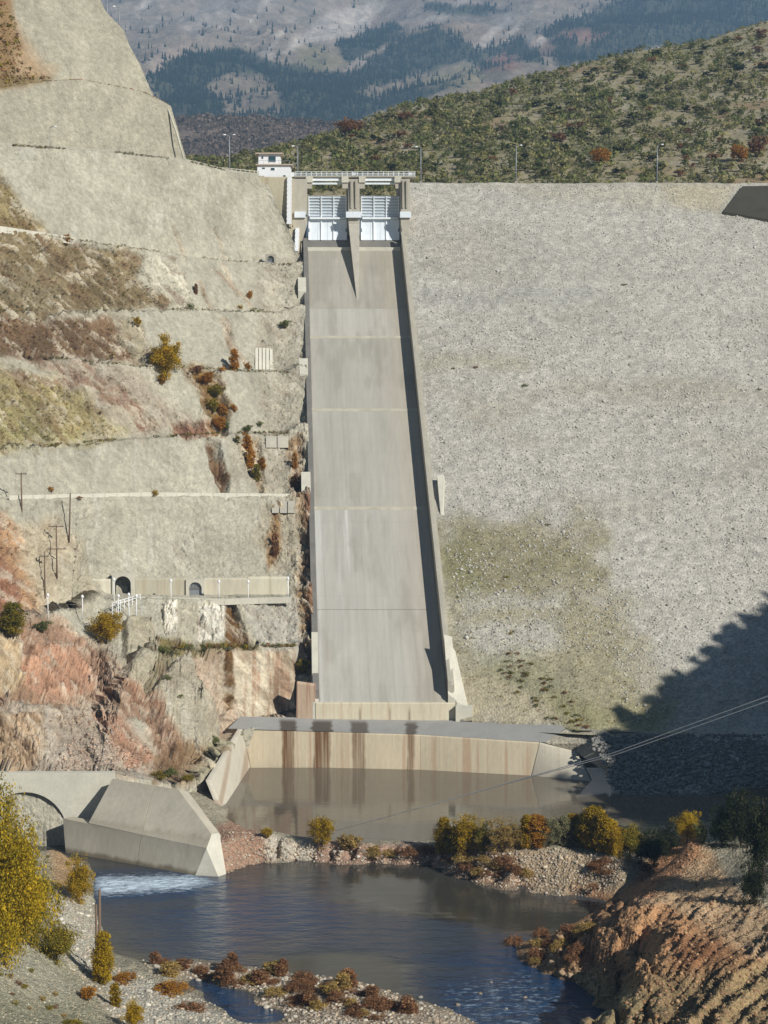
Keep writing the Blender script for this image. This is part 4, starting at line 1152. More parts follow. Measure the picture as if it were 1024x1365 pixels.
# left basin wall, leaning back, with a concrete channel beside it
L0b = np.array(atZ(304, 1082, 1.0)); L0b[2] = -0.8; L0t = np.array([-26.6, 283.0, 4.9]); L1t = T0.copy()
lwg = tag(empty('wing_wall', tuple(L0b)), 'light grey leaning wall along the left side of the basin pool', 'wall')
sub(wall_grid('wall_panel', L0b, B0_ + [-0.03, 0, 0], L1t, L0t, 60, 24, lambda u, v, P: stain_cols(u, v, P, A(200, 192, 172), A(150, 118, 88), 0.55, False, 0.2, 71), M_wallc, thick=(-0.8, 0.2, 0)), lwg)

# ------------------------------------------------------------------ culvert outlet and training wall (lower left)
cv = tag(empty('culvert_portal', (-50, 264, 0)), 'pale concrete headwall with an arched tunnel outlet behind the tree', 'portal')
def arch_wall(name, x0, x1, z0, z1, xc, zc, r, y, depth, mat, mat_in, root, colf=None):
    """front wall with an arched opening and the barrel behind it"""
    n = 20; pts = []
    for k in range(n + 1):
        a = math.pi - math.pi * k / n
        pts.append((xc + r * math.cos(a), zc + r * math.sin(a)))
    V, Fs = [], []
    def add(x, yy, z): V.append((x, yy, z)); return len(V) - 1
    # outer points matched to the arch
    inn = [(xc - r, z0)] + pts + [(xc + r, z0)]
    out = []
    for i, (px_, pz_) in enumerate(inn):
        if i == 0: out.append((x0, z0))
        elif i == len(inn) - 1: out.append((x1, z0))
        else:
            t = (i - 1) / n
            if t < 0.25: out.append((x0, zc + (z1 - zc) * t / 0.25))
            elif t <= 0.75: out.append((x0 + (x1 - x0) * (t - 0.25) / 0.5, z1))
            else: out.append((x1, z1 - (z1 - zc) * (t - 0.75) / 0.25))
    for i in range(len(inn)):
        add(inn[i][0], y, inn[i][1]); add(out[i][0], y, out[i][1]); add(out[i][0], y + 1.2, out[i][1]); add(inn[i][0], y + 1.2, inn[i][1])
    for i in range(len(inn) - 1):
        a, b = i * 4, (i + 1) * 4
        Fs += [(a, b, b+1, a+1), (a+1, b+1, b+2, a+2)]
    sub(mobj(name, V, Fs, mat), root)
    V, Fs = [], []
    for i in range(len(inn)):
        V += [(inn[i][0], y + 0.002, inn[i][1]), (inn[i][0], y + depth, inn[i][1])]
    for i in range(len(inn) - 1): Fs.append((i*2, i*2+1, i*2+3, i*2+2))
    sub(mobj('tunnel_lining', V, Fs, mat_in), root)
    sub(mobj('tunnel_end', [(inn[i][0], y + depth - 0.01, inn[i][1]) for i in range(len(inn))], [tuple(range(len(inn)))], M_black), root)
arch_wall('headwall', -64.0, -38.6, -1.0, 10.3, -51.3, 1.6, 5.9, 263.6, 22.0, M_pale, M_dark, cv)
tw = tag(empty('training_wall', (-34, 252, 0)), 'big grey inclined concrete training wall beside the river outlet', 'wall')
M_slab = surf('slab_concrete', A(196, 188, 168), vary=((0.3, 0.82, 1.12), (2.0, 0.9, 1.1)), bump=(3.0, 0.3, 0.05), stretch=(1, 1, 0.3), tide=[(1.0, (0.55, 0.50, 0.42)), (1.5, (1.15, 1.14, 1.1)), (3.0, (1.08, 1.07, 1.04)), (4.2, (0.98, 0.97, 0.95)), (5.4, (0.82, 0.80, 0.76)), (5.9, (1.0, 0.99, 0.97)), (9.5, (0.98, 0.97, 0.95)), (11, (0.88, 0.86, 0.82))])
def ray_plane(px, py, p0_, n_):
    d_ = np.array([float(v) for v in ray(px, py)]); o_ = np.array([0, 0, CAMZ]); n_ = np.array(n_)
    return o_ + d_ * (np.dot(np.array(p0_) - o_, n_) / np.dot(d_, n_))
q0 = atZ(92, 1137, 0.0); q1 = atZ(256, 1166, 0.0); q2 = atZ(296, 1169, 0.0)
along = (q1 - q0); along[2] = 0; along /= np.linalg.norm(along); outn = np.array([along[1], -along[0], 0.0])   # towards the river
nl = outn * math.cos(0.18) + np.array([0, 0, math.sin(0.18)])          # steep lower face
bl = ray_plane(88, 1142, q0, nl); br_ = ray_plane(258, 1172, q0, nl)
ml = ray_plane(84, 1091, q0, nl); mr = ray_plane(275, 1131, q0, nl); mk = ray_plane(117, 1097, q0, nl)
md = (mr - ml) / np.linalg.norm(mr - ml); hn = np.cross(np.cross(md, np.array([0, 0, 1.0])), md)
side_ = np.cross(md, np.array([0, 0, 1.0])); side_ /= np.linalg.norm(side_)
if np.dot(side_, outn) < 0: side_ = -side_
nu_ = side_ * math.cos(0.75) + np.cross(md, side_) * math.sin(0.75) * (1 if np.cross(md, side_)[2] > 0 else -1)   # leaning upper face
tl = ray_plane(150, 1038, ml, nu_); tm = ray_plane(238, 1053, ml, nu_); tr_ = ray_plane(282, 1112, ml, nu_); mlu = ray_plane(118, 1097.5, ml, nu_)
def prism(name, front, thick, mat, root):
    f = [np.array(p, float) for p in front]; n = len(f)
    V = [tuple(p) for p in f] + [tuple(p + np.array(thick)) for p in f]
    Fs = [tuple(range(n)), tuple(range(2*n - 1, n - 1, -1))] + [(i, n + i, n + (i+1) % n, (i+1) % n) for i in range(n)]
    return sub(mobj(name, V, Fs, mat), root)
def lerp(a_, b_, t): return a_ * (1 - t) + b_ * t
jt = 0.56; e_ = 0.002
tj = ray_plane(205, 1047, ml, nu_)
bk = tuple(-2.2 * outn + np.array([0, 0, -0.2]))
prism('wall_panel', [bl, lerp(bl, br_, jt - e_), lerp(ml, mr, jt - e_), ml], bk, M_slab, tw)
prism('wall_panel', [lerp(bl, br_, jt + e_), br_, mr, lerp(ml, mr, jt + e_)], bk, M_slab, tw)
up_ = np.array([0, 0, 0.03])
prism('wall_panel', [mlu + up_, lerp(ml, mr, jt - e_) + up_, tj - [0.05, 0, 0], tl], tuple(np.array(bk) - [0, 0, .5]), M_slab, tw)
prism('wall_panel', [lerp(ml, mr, jt + e_) + up_, mr + up_, tr_, tm, tj + [0.05, 0, 0]], tuple(np.array(bk) - [0, 0, .5]), M_slab, tw)
q2b = q2 - [0, 0, 1.2]
prism('wall_end', [br_ + [0.02, -0.03, 0], q2b, lerp(q2, tr_, 0.97) + [0.25, 0.1, 0], tr_ + [0.03, -0.02, 0.02], mr + [0.03, -0.03, 0]], tuple(np.array(bk) * 0.6), M_pale, tw)

# ------------------------------------------------------------------ tunnel road: retaining wall, portals
RY = 341.0
def fz(py, Y): return float(atY(0, py, Y)[2])
rt = tag(empty('retaining_wall', tuple(atY(250, 796, RY))), 'low pale retaining wall behind the road between the tunnel portals', 'wall')
rc = lambda u, v, P: stain_cols(u, v, P, A(200, 192, 170), A(166, 148, 118), 0.4, False, 0.2, 81)
def wpan(x0, x1, y0, y1, Y0, Y1, nu, base_):
    sub(wall_grid('wall_panel', atY(x0, y1, Y0) - [0, 0, 1.5], atY(x1, y1, Y1) - [0, 0, 1.5], atY(x1, y0, Y1), atY(x0, y0, Y0), nu, 12,
        lambda u, v, P: stain_cols(u, v, P, base_, A(166, 148, 118), 0.4, False, 0.2, 81), M_wallc, thick=(0, 0.8, 0)), rt)
wpan(123, 151, 772, 796, 331.0, 332.0, 30, A(214, 208, 186))
wpan(178.5, 249, 770.5, 796, 333.0, 335.0, 60, A(184, 177, 155))
wpan(272, 330, 770.5, 796, 335.5, 337.0, 50, A(196, 188, 166))
wpan(330.5, 385, 769, 798, 337.2, 337.4, 50, A(216, 209, 184))
# road edge kerb
kb = tag(empty('road_kerb', tuple(atY(260, 799, 328.0))), 'pale concrete kerb along the outer edge of the tunnel road', 'kerb')
kp = [(186, 798, 329.0), (250, 799, 330.0), (300, 800.5, 330.5), (345, 799, 331.5), (388, 798, 332)]
for i in range(4):
    a_ = atY(*kp[i]); b_ = atY(*kp[i + 1]); d_ = np.array([0, 0.7, 0]); hgt = np.array([0, 0, 0.8])
    hexa_p = [a_ - hgt, b_ - hgt - [.04, 0, 0], b_ - hgt + d_ - [.04, 0, 0], a_ - hgt + d_, a_ + hgt * .35, b_ + hgt * .35 - [.04, 0, 0], b_ + hgt * .35 + d_ - [.04, 0, 0], a_ + hgt * .35 + d_]
    sub(hexa('kerb_piece', hexa_p, M_pale), kb)
M_tun = surf('tunnel_shade', (0.03, 0.028, 0.025), vary=((1.0, 0.7, 1.3),), bump=None)  # near-black lining colour paints the deep shade inside the open tunnel
def portal(px, py_base, py_top, wpx, Y, label, dark, surround, fr=4.0):
    b = atY(px, py_base, Y); s = np.linalg.norm(atY(px + 1, py_base, Y) - b)
    h = (py_base - py_top) * s; r = wpx * s / 2; zc = b[2] + h - r
    root = tag(empty('tunnel_portal', tuple(b)), label, 'tunnel')
    arch_wall('portal_frame', b[0] - r - fr * s, b[0] + r + fr * s, b[2] - 0.3, b[2] + h + fr * s * 0.9, b[0], zc, r, Y, 24.0 if dark else 0.9, surround, M_tun if dark else M_conc, root)
    if not dark:
        n = 12
        pts = [(b[0] - r, Y + 0.5, b[2] - 0.2)] + [(b[0] - r * math.cos(math.pi * k / n), Y + 0.5, zc + r * math.sin(math.pi * k / n)) for k in range(n + 1)] + [(b[0] + r, Y + 0.5, b[2] - 0.2)]
        sub(mobj('door', pts, [tuple(range(len(pts)))], M_galv), root)
        sub(box('door_bar', (b[0], Y + 0.4, zc), (2 * r, 0.12, 0.2), M_dark), root)
        for k in (-0.5, 0, 0.5): sub(box('grille_bar', (b[0] + k * r, Y + 0.42, zc + r * 0.4), (0.10, 0.08, r * 0.8), M_dark), root)
    return root
portal(164, 794, 768, 21, 331.6, 'open arched road tunnel mouth, pitch dark inside, in the cut slope', True, M_pale)
portal(260.5, 795, 776, 17, 334.6, 'small arched gallery portal closed by a grey grille door', False, M_pale)
portal(361, 352, 341, 9, 428.0, 'tiny arched gallery niche on the bench high beside the spillway', False, M_conc, 2.5)

# kerb walls along the benches
def parapet(rowi, pxa, pxb, n, h, w, mat, label, out=0.3):
    nm, ty, tY, bw_, pr = ROWS[rowi]
    pxx = np.linspace(pxa, pxb, n + 1)
    P = atY(pxx, Lrow(pxx, ty), Lrow(pxx, tY)); root = tag(empty('parapet_wall', tuple(P[n // 2])), label, 'wall')
    for i in range(n):
        a_, b_ = P[i].copy(), P[i + 1] - np.array([0.05, 0, 0]); a_[1] += out; b_[1] += out
        d_ = np.array([0, w, 0]); lo = np.array([0, 0, -0.8]); hi = np.array([0, 0, h])
        sub(hexa('wall_piece', [a_ + lo, b_ + lo, b_ + lo + d_, a_ + lo + d_, a_ + hi, b_ + hi, b_ + hi + d_, a_ + hi + d_], mat), root)
parapet(5, 12, 396, 24, 0.65, 0.6, M_pale, 'long white low parapet along the bench above the road tunnels')
parapet(0, -20, 345, 26, 0.55, 0.4, M_conc, 'grey low parapet edging the crest road on the left slope')
parapet(1, -20, 100, 8, 0.6, 0.5, M_pale, 'pale short low parapet at the left end of the second bench')
parapet(1, 305, 384, 7, 0.35, 0.5, M_conc, 'grey low parapet below the small gallery niche')

# ------------------------------------------------------------------ far land: scrub hill, low brown hill, mountain
def loft_hill(name, pxs, rows, mat, colf, disp, dscale, sub_n):
    """rows: list of (py function of px, Y function of px)"""
    pts = [atY(pxs, np.array([fy(p) for p in pxs]), np.array([fY(p) for p in pxs])) for fy, fY in rows]
    out = []
    for i in range(len(pts) - 1):
        for k in range(sub_n[i]):
            t = k / sub_n[i]; out.append(pts[i] * (1 - t) + pts[i + 1] * t)
    out.append(pts[-1])
    R = np.array(out); n1_, n2_ = R.shape[:2]; P = R.reshape(-1, 3)
    nz = fbm(P[:, 0] * dscale, P[:, 1] * dscale, seed=81, oct=5)
    rg = 1 - np.abs(fbm(P[:, 0] * dscale * 0.6, P[:, 1] * dscale * 0.6, seed=83, oct=5)) * 2
    P = P + np.stack([0 * nz, 0 * nz, disp * (0.6 * nz + 0.5 * (rg - 0.4))], -1)
    px, py = proj(P)
    c = colf(P, px, py)
    o = mobj(name, P, grid_faces(n1_, n2_), mat, smooth=True, col=c)
    tag(o, kind='structure')
    return o, P, R.shape

sky_t = [(100,222),(240,214),(300,216),(390,192),(450,178),(560,142),(660,120),(800,86),(900,63),(1024,26),(1200,-30)]
skyf = lambda p: np.interp(p, [a for a, b in sky_t], [b for a, b in sky_t])
def hill_c(P, px, py):
    c = np.tile(A(164, 152, 118), (len(P), 1))
    n = fbm(P[:, 0] * 0.03, P[:, 1] * 0.03, seed=4, oct=5); n2 = fbm(P[:, 0] * 0.12, P[:, 1] * 0.12, seed=6, oct=4)
    g = sstep(-0.1, 0.4, n)[:, None] * 0.6; c = c * (1 - g) + A(112, 116, 72) * g
    r = sstep(0.12, 0.4, n2)[:, None] * 0.75; c = c * (1 - r) + A(176, 166, 142) * r
    o_ = sstep(0.3, 0.6, fbm(P[:, 0] * 0.05 + 9, P[:, 1] * 0.05, seed=44))[:, None] * 0.5; c = c * (1 - o_) + A(146, 108, 76) * o_
    return c
hill, HP, _ = loft_hill('scrub_hill', np.linspace(100, 1200, 260),
    [(lambda p: 285, lambda p: 520), (skyf, lambda p: 560 + (262 - skyf(p)) * 1.5), (lambda p: skyf(p) + 12, lambda p: 760 + (262 - skyf(p)) * 1.5)],
    M_hill, hill_c, 4.0, 0.02, [150, 20])
def low_c(P, px, py):
    c = np.tile(A(146, 128, 114), (len(P), 1)); n = fbm(P[:, 0] * 0.02, P[:, 1] * 0.02, seed=14, oct=5)
    return c * (1 + 0.35 * n[:, None])
lowf = lambda p: np.interp(p, [60, 200, 270, 330, 400, 470, 560], [168, 166, 160, 158, 166, 176, 190])
lowh, LPt, _ = loft_hill('brown_hill', np.linspace(60, 560, 160),
    [(lambda p: 262, lambda p: 1500), (lowf, lambda p: 2100), (lambda p: lowf(p) + 6, lambda p: 2500)], M_hill, low_c, 14.0, 0.007, [70, 8])
FOREST = [[(195,112),(225,88),(262,70),(318,66),(360,86),(420,80),(470,100),(520,60),(575,34),(640,62),(690,50),(720,78),(660,96),(560,132),(450,170),(330,160),(235,160)],
          [(720,40),(790,14),(860,-5),(1100,-60),(1100,60),(900,60),(780,86),(740,84)],
          [(440,64),(520,30),(540,44),(470,80)], [(560,-2),(640,6),(690,14),(640,22),(570,14)], [(840,10),(900,-20),(900,40)]]
CLEAR = [[(268,118),(300,96),(340,100),(372,118),(380,150),(300,156),(285,130)], [(395,62),(440,56),(462,92),(430,96),(400,84)], [(555,105),(600,82),(680,98),(640,112)],
         [(730,52),(770,40),(815,44),(790,58)], [(640,80),(670,66),(700,88),(670,96)], [(480,120),(560,96),(590,112),(500,130)]]
def forest_mask(px, py):
    wx_ = px + 14 * fbm(px * 0.03, py * 0.05, seed=2, oct=4); wy_ = py + 9 * fbm(px * 0.04 + 9, py * 0.06, seed=8, oct=4)
    m = np.zeros(px.shape)
    for f in FOREST: m = np.maximum(m, np.clip(0.5 - poly_sd(wx_, wy_, f) / 5, 0, 1))
    for f in CLEAR: m = m * (1 - 0.9 * np.clip(0.5 - poly_sd(wx_, wy_, f) / 8, 0, 1))
    return m
def mount_c(P, px, py):
    c = np.tile(A(150, 138, 118), (len(P), 1))
    n = fbm(P[:, 0] * 0.002, P[:, 1] * 0.002, P[:, 2] * 0.003, seed=24, oct=5)
    n2 = fbm(px * 0.05 + py * 0.05, py * 0.03 - px * 0.01, seed=26, oct=5)
    p_ = sstep(0.0, 0.4, n)[:, None] * 0.6; c = c * (1 - p_) + A(158, 124, 104) * p_
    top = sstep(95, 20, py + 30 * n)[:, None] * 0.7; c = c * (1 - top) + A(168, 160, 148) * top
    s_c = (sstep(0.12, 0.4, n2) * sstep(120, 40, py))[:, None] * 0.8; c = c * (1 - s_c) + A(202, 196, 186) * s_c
    for poly, cc in (([(380,60),(440,20),(500,0),(520,10),(450,48),(400,64)], A(208,202,192)), ([(440,45),(470,8),(500,0),(490,30),(455,55)], A(212,206,196)),
                     ([(195,100),(215,60),(250,50),(262,72),(225,104)], A(182,166,150)), ([(230,30),(300,-5),(345,5),(260,50)], A(172,166,158)),
                     ([(640,85),(672,64),(696,88),(660,98)], A(156,110,88)), ([(730,45),(800,25),(835,40),(770,62)], A(156,112,92)), ([(555,105),(620,85),(680,98),(600,118)], A(150,142,108)),
                     ([(395,60),(430,55),(465,85),(420,98)], A(146,140,104)), ([(490,60),(600,30),(640,45),(560,70)], A(152,136,112))):
        c = paint(c, px, py, poly, cc, soft=10, warp=10, amt=0.8)
    f = forest_mask(px, py)[:, None]
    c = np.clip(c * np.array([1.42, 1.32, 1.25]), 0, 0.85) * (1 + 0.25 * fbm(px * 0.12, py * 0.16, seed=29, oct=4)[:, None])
    return c * (1 - 0.85 * f) + A(70, 84, 52, 0.7) * 0.85 * f
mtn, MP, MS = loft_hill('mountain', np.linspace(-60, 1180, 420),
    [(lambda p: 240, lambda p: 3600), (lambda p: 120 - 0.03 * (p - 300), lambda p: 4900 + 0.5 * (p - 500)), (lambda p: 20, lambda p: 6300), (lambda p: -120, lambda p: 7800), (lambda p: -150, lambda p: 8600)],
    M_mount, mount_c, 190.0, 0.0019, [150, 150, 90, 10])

# dark sloping patch at the right end of the crest
g0 = [atY(964, 284, 456.5), atY(1060, 296, 455.5), atY(1060, 246, 461.0), atY(990, 248, 461.0)]
dpz = []
for p in g0:
    q = p.copy(); q[2] = dam_z(q[1]) + 0.75; dpz.append(q)
def on_dam(px, py, off):
    dx, dy, dz = ray(px, py); k = dz / dy
    Y = (CB[2] + DZ0 + off - CH_SL * CB[1] - CAMZ) / (k - CH_SL)
    return atY(px, py, Y)
pp = [on_dam(964, 282, 0.6), on_dam(1070, 300, 0.6), on_dam(1070, 247, 0.6), on_dam(990, 248, 0.6)]
o = mobj('dark_panel', [tuple(p) for p in pp] + [tuple(p - np.array([0, 0, 1.5])) for p in pp],
    [(0,1,2,3), (7,6,5,4), (0,4,5,1), (1,5,6,2), (2,6,7,3), (3,7,4,0)],
    surf('dark_panel_tone', A(74, 70, 58), vary=((0.2, 0.8, 1.2), (2.0, 0.85, 1.15)), bump=(3, 0.3, 0.05)))
tag(o, 'dark flat four-sided panel at the far right end of the dam crest', 'panel')

# ------------------------------------------------------------------ ray casting onto the built place
bpy.context.view_layer.update()
dgr = bpy.context.evaluated_depsgraph_get()
def hit(px, py):
    dx, dy, dz = ray(px, py)
    ok, loc, nr_, i, ob, m = scene.ray_cast(dgr, Vector((0, 0, CAMZ)), Vector((float(dx), float(dy), float(dz))).normalized())
    return (loc, nr_, ob) if ok else (None, None, None)
def mpp(loc):   # metres per photo pixel at a point
    return (loc.y * math.cos(PITCH) - (loc.z - CAMZ) * math.sin(PITCH)) / F
SURF = {vo, ho, uo, dam, hill, lowh, mtn}
def ground_hit(px, py):
    """the first ground surface below the pixel; steps down the picture past walls and water"""
    for k in range(12):
        l, n, o = hit(px, py + k * 2)
        if l is not None and o in SURF: return l, n, o
    return hit(px, py)

# ------------------------------------------------------------------ stones
def stone_mesh(name, seed, col, flat=0.7):
    r = np.random.default_rng(seed)
    t = (1 + 5 ** 0.5) / 2
    vs = np.array([(-1,t,0),(1,t,0),(-1,-t,0),(1,-t,0),(0,-1,t),(0,1,t),(0,-1,-t),(0,1,-t),(t,0,-1),(t,0,1),(-t,0,-1),(-t,0,1)], float)
    vs /= np.linalg.norm(vs, axis=1)[:, None]
    vs = vs * (0.75 + 0.5 * r.random((12, 1))) * np.array([1.0, 0.8 + 0.3 * r.random(), flat]) * 0.5
    fs = np.array([(0,11,5),(0,5,1),(0,1,7),(0,7,10),(0,10,11),(1,5,9),(5,11,4),(11,10,2),(10,7,6),(7,1,8),(3,9,4),(3,4,2),(3,2,6),(3,6,8),(3,8,9),(4,9,5),(2,4,11),(6,2,10),(8,6,7),(9,8,1)])
    c = np.tile(col, (12, 1)) * (0.9 + 0.2 * r.random((12, 1)))
    return vs, fs, c
STV = [stone_mesh('s', i, np.ones(3)) for i in range(10)]
def stone_field(name, pts, sizes, cols, parent=None, mat=None):
    """one mesh of many small stones"""
    n = len(pts); out_v, out_f, out_c = [], [], []
    for k in range(len(STV)):
        idx = np.arange(k, n, len(STV))
        if len(idx) == 0: continue
        vs, fs, c = STV[k]
        a = rng.random(len(idx)) * 6.283; ca, sa = np.cos(a), np.sin(a)
        vx = vs[None, :, 0] * ca[:, None] - vs[None, :, 1] * sa[:, None]
        vy = vs[None, :, 0] * sa[:, None] + vs[None, :, 1] * ca[:, None]
        vz = np.repeat(vs[None, :, 2], len(idx), 0)
        v = np.stack([vx, vy, vz], -1) * sizes[idx][:, None, None] + pts[idx][:, None, :]
        out_v.append(v.reshape(-1, 3)); out_c.append((c[None] * cols[idx][:, None, :]).reshape(-1, 3))
        out_f.append((fs[None] + (np.arange(len(idx)) * 12)[:, None, None]).reshape(-1, 3))
    base_ = 0; F_ = []
    for v, f in zip(out_v, out_f): F_.append(f + base_); base_ += len(v)
    o = mobj(name, np.concatenate(out_v), np.concatenate(F_), mat or M_stone, parent, col=np.concatenate(out_c))
    o['kind'] = 'stuff'
    return o

# rockfill on the dam face
n = 60000
u = rng.random(n); vY = 304 + (CREST_Y - 305) * rng.random(n)
xl = np.array([dam_left(max(Y, 314)) + 1.5 for Y in vY]); X = xl + (118 - xl) * u
Zd = dam_z(vY)
dn_ = 0.35 * fbm(X * 0.08, vY * 0.08, seed=23) + 0.22 * fbm(X * 0.6, vY * 0.6, seed=24, oct=3)
pts = np.stack([X, vY - 0.56 * dn_, Zd + 0.83 * dn_], -1)
keep = (vY > 307.5) & ~((vY < 323) & (X < 40)); pts = pts[keep]
ppx, ppy = proj(pts)
dens = 0.45 + 0.55 * sstep(-0.3, 0.4, fbm(ppx * 0.012, ppy * 0.02, seed=88, oct=3))
kk = rng.random(len(pts)) < dens; pts = pts[kk]
sz = 0.20 + 0.40 * rng.random(len(pts)) ** 3 + 0.4 * (rng.random(len(pts)) < 0.02)
tone = (0.72 + 0.45 * rng.random((len(pts), 1)))
cc = A(190, 186, 174) * tone; wh = rng.random(len(pts)) < 0.10; cc[wh] = A(208, 205, 196)
stone_field('rockfill', pts, sz, cc, dam)
# riprap bank at the toe
n = 8000
X = 33 + 72 * rng.random(n); Yt = 287 + 16 * rng.random(n); ok_ = X > 36.4 - (Yt - 290) * 0.16 + 1.6 * fbm(Yt * 0.6, X * 0.3, seed=4); X = X[ok_]; Yt = Yt[ok_]; n = len(X)
Zt = np.interp(Yt, [286, 290, 294, 298, 303], [-1.5, 0.5, 2.6, 5.0, 8.1])
stone_field('riprap', np.stack([X, Yt, Zt + 0.15], -1), 0.4 + 0.55 * rng.random(n), A(140, 137, 130) * (0.75 + 0.5 * rng.random((n, 1))), dam)  # stone colour darkened to deepen the hill's shadow on this bank

def scatter_px(poly, n, seed=0):
    poly = np.array(poly, float); r = np.random.default_rng(seed); out = []
    lo, hi = poly.min(0), poly.max(0)
    while len(out) < n:
        p = lo + (hi - lo) * r.random((n * 3, 2)); m = poly_sd(p[:, 0], p[:, 1], poly) < 0
        out.extend(p[m].tolist())
    return out[:n]
TINT = [(1, 1, 1), (0.82, 0.80, 0.78), (0.95, 0.82, 0.72), (0.68, 0.66, 0.64), (1.05, 1.03, 0.98), (0.80, 0.70, 0.60)]
def stones_px(name, poly, n, s0, s1, col, seed, parent=None, var=0.5, lift=0.0):
    P, Sz, Cc = [], [], []
    r = np.random.default_rng(seed + 1)
    for px, py in scatter_px(poly, n, seed):
        l, nn_, ob = hit(px, py)
        if l is None or ob not in SURF: continue
        P.append((l.x, l.y, l.z + lift)); Sz.append(s0 + (s1 - s0) * r.random() ** 2.2); Cc.append(col * np.array(TINT[r.integers(0, len(TINT))]) * (1 - var / 2 + var * r.random()))
    if not P: return None
    return stone_field(name, np.array(P), np.array(Sz), np.array(Cc), parent)
def stuff(o, lab):
    if o: tag(o, lab, 'stones', kind='stuff')
stuff(stones_px('gravel', [(190,1280),(330,1287),(480,1304),(600,1345),(640,1368),(380,1368),(300,1312),(200,1300)], 2600, 0.12, 0.55, A(186,177,160), 5), 'loose pale gravel and cobbles covering the low river bar')
stuff(stones_px('bank_gravel', [(60,1185),(130,1198),(150,1288),(240,1320),(350,1368),(160,1368),(90,1290),(66,1240)], 2200, 0.10, 0.5, A(194,188,172), 6), 'loose whitish gravel on the left river bank')
stuff(stones_px('bank_gravel', [(0,1240),(60,1262),(110,1300),(140,1365),(0,1365)], 900, 0.08, 0.35, A(176,170,146), 7), 'fine grey gravel on the near left slope')
stuff(stones_px('shore_stones', [(296,1105),(350,1112),(430,1126),(590,1136),(700,1126),(832,1140),(838,1172),(790,1198),(720,1192),(600,1172),(560,1156),(380,1153),(296,1172)], 2800, 0.12, 0.55, A(188,176,158), 8), 'loose pale stones covering the low bar between pool and river')
stuff(stones_px('scree', [(70,1028),(90,985),(120,975),(165,1000),(185,1028)], 600, 0.2, 0.6, A(192,172,154), 9), 'pinkish scree heap above the culvert headwall')
stuff(stones_px('scree', [(40,955),(150,950),(200,1000),(225,1040),(180,1028),(120,975)], 500, 0.15, 0.5, A(186,160,138), 10), 'loose pinkish rubble on the lower left slope')
stuff(stones_px('rubble', [(690,1250),(770,1225),(860,1180),(930,1115),(960,1180),(1024,1225),(1024,1365),(830,1365),(770,1310),(700,1290)], 1500, 0.12, 0.6, A(172,140,106), 11), 'broken brown rubble lying on the strata outcrop')
stuff(stones_px('rubble', [(350,350),(402,352),(408,560),(412,880),(395,880),(350,860),(340,800),(390,770),(350,690),(310,590),(345,590)], 900, 0.15, 0.6, A(180,170,148), 12), 'loose rubble beside the left spillway wall')
stuff(stones_px('rubble', [(0,480),(200,490),(290,575),(180,586),(0,600)], 500, 0.1, 0.4, A(180,168,144), 13), 'small loose stones on the striped rock face')

# individual boulders
BOUL = {}
def boulder(px, py, size_px, label, group, colr, z=None):
    l, nn_, ob = hit(px, py)
    if l is None: return
    colr = np.array(colr) * np.array(random.choice(TINT)); k = (random.randrange(5), tuple(np.round(colr, 4)))
    if k not in BOUL:
        r = np.random.default_rng(k[0] + 40)
        vs, fs, c = stone_mesh('boulder', k[0] + 40, np.array(colr))
        # one subdivision for a rounder stone
        ed = {}; vl = vs.tolist(); cl = c.tolist(); nf = []
        def midp(a, b):
            key = (min(a, b), max(a, b))
            if key not in ed:
                m = (np.array(vl[a]) + np.array(vl[b])) / 2; m = m * (1.02 + 0.16 * r.random()); ed[key] = len(vl); vl.append(m.tolist()); cl.append(((np.array(cl[a]) + np.array(cl[b])) / 2).tolist())
            return ed[key]
        for a, b, c_ in fs:
            ab_, bc_, ca_ = midp(a, b), midp(b, c_), midp(c_, a)
            nf += [(a, ab_, ca_), (b, bc_, ab_), (c_, ca_, bc_), (ab_, bc_, ca_)]
        BOUL[k] = mk_mesh('boulder', vl, np.array(nf), M_stone, col=np.array(cl))
    o = bpy.data.objects.new('boulder', BOUL[k]); s = size_px * mpp(l)
    o.location = (l.x, l.y, l.z + s * 0.02); o.scale = (s, s, s); o.rotation_euler = (0, 0, random.random() * 6.28)
    link(o); tag(o, label, 'boulder', group)
for px, py in scatter_px([(200,1284),(330,1290),(480,1308),(600,1348),(635,1366),(390,1366),(310,1314),(215,1300)], 110, 3):
    boulder(px, py, random.uniform(4, 9.5), 'pale rounded boulder on the gravel bar, ' + ('at its left end' if px < 300 else 'left of its middle' if px < 400 else 'right of its middle' if px < 500 else 'towards the rapids'), 'boulders on the gravel bar', A(198, 190, 174))
for px, py in [(440,1306),(505,1322),(560,1330),(610,1340),(640,1325),(675,1345),(700,1330),(735,1300),(655,1310),(720,1360),(760,1345)]:
    boulder(px, py, random.uniform(3.5, 8), 'wet pale boulder breaking the surface of the rapids', 'boulders in the rapids', A(150, 146, 136))
for px, py in scatter_px([(360,1132),(430,1134),(590,1142),(720,1176),(720,1184),(600,1160),(560,1147),(380,1146)], 45, 4):
    boulder(px, py, random.uniform(4, 8), 'pale stone along the waterline of the bar behind the river', 'boulders along the bar', A(214, 202, 184))
for px, py in scatter_px([(660,1135),(760,1128),(830,1140),(820,1165),(760,1185),(690,1165)], 24, 5):
    boulder(px, py, random.uniform(4, 8), 'pale block on the high right end of the bar', 'blocks on the high end of the bar', A(206, 192, 168))
for px, py in scatter_px([(70,1190),(125,1200),(145,1285),(230,1318),(300,1362),(180,1362),(100,1290)], 40, 6):
    boulder(px, py, random.uniform(4, 9), 'whitish boulder on the left bank, ' + ('above the wooden poles' if py < 1230 else 'beside the wooden poles' if px < 150 else 'between the poles and the side channel'), 'boulders on the left bank', A(214, 208, 192))
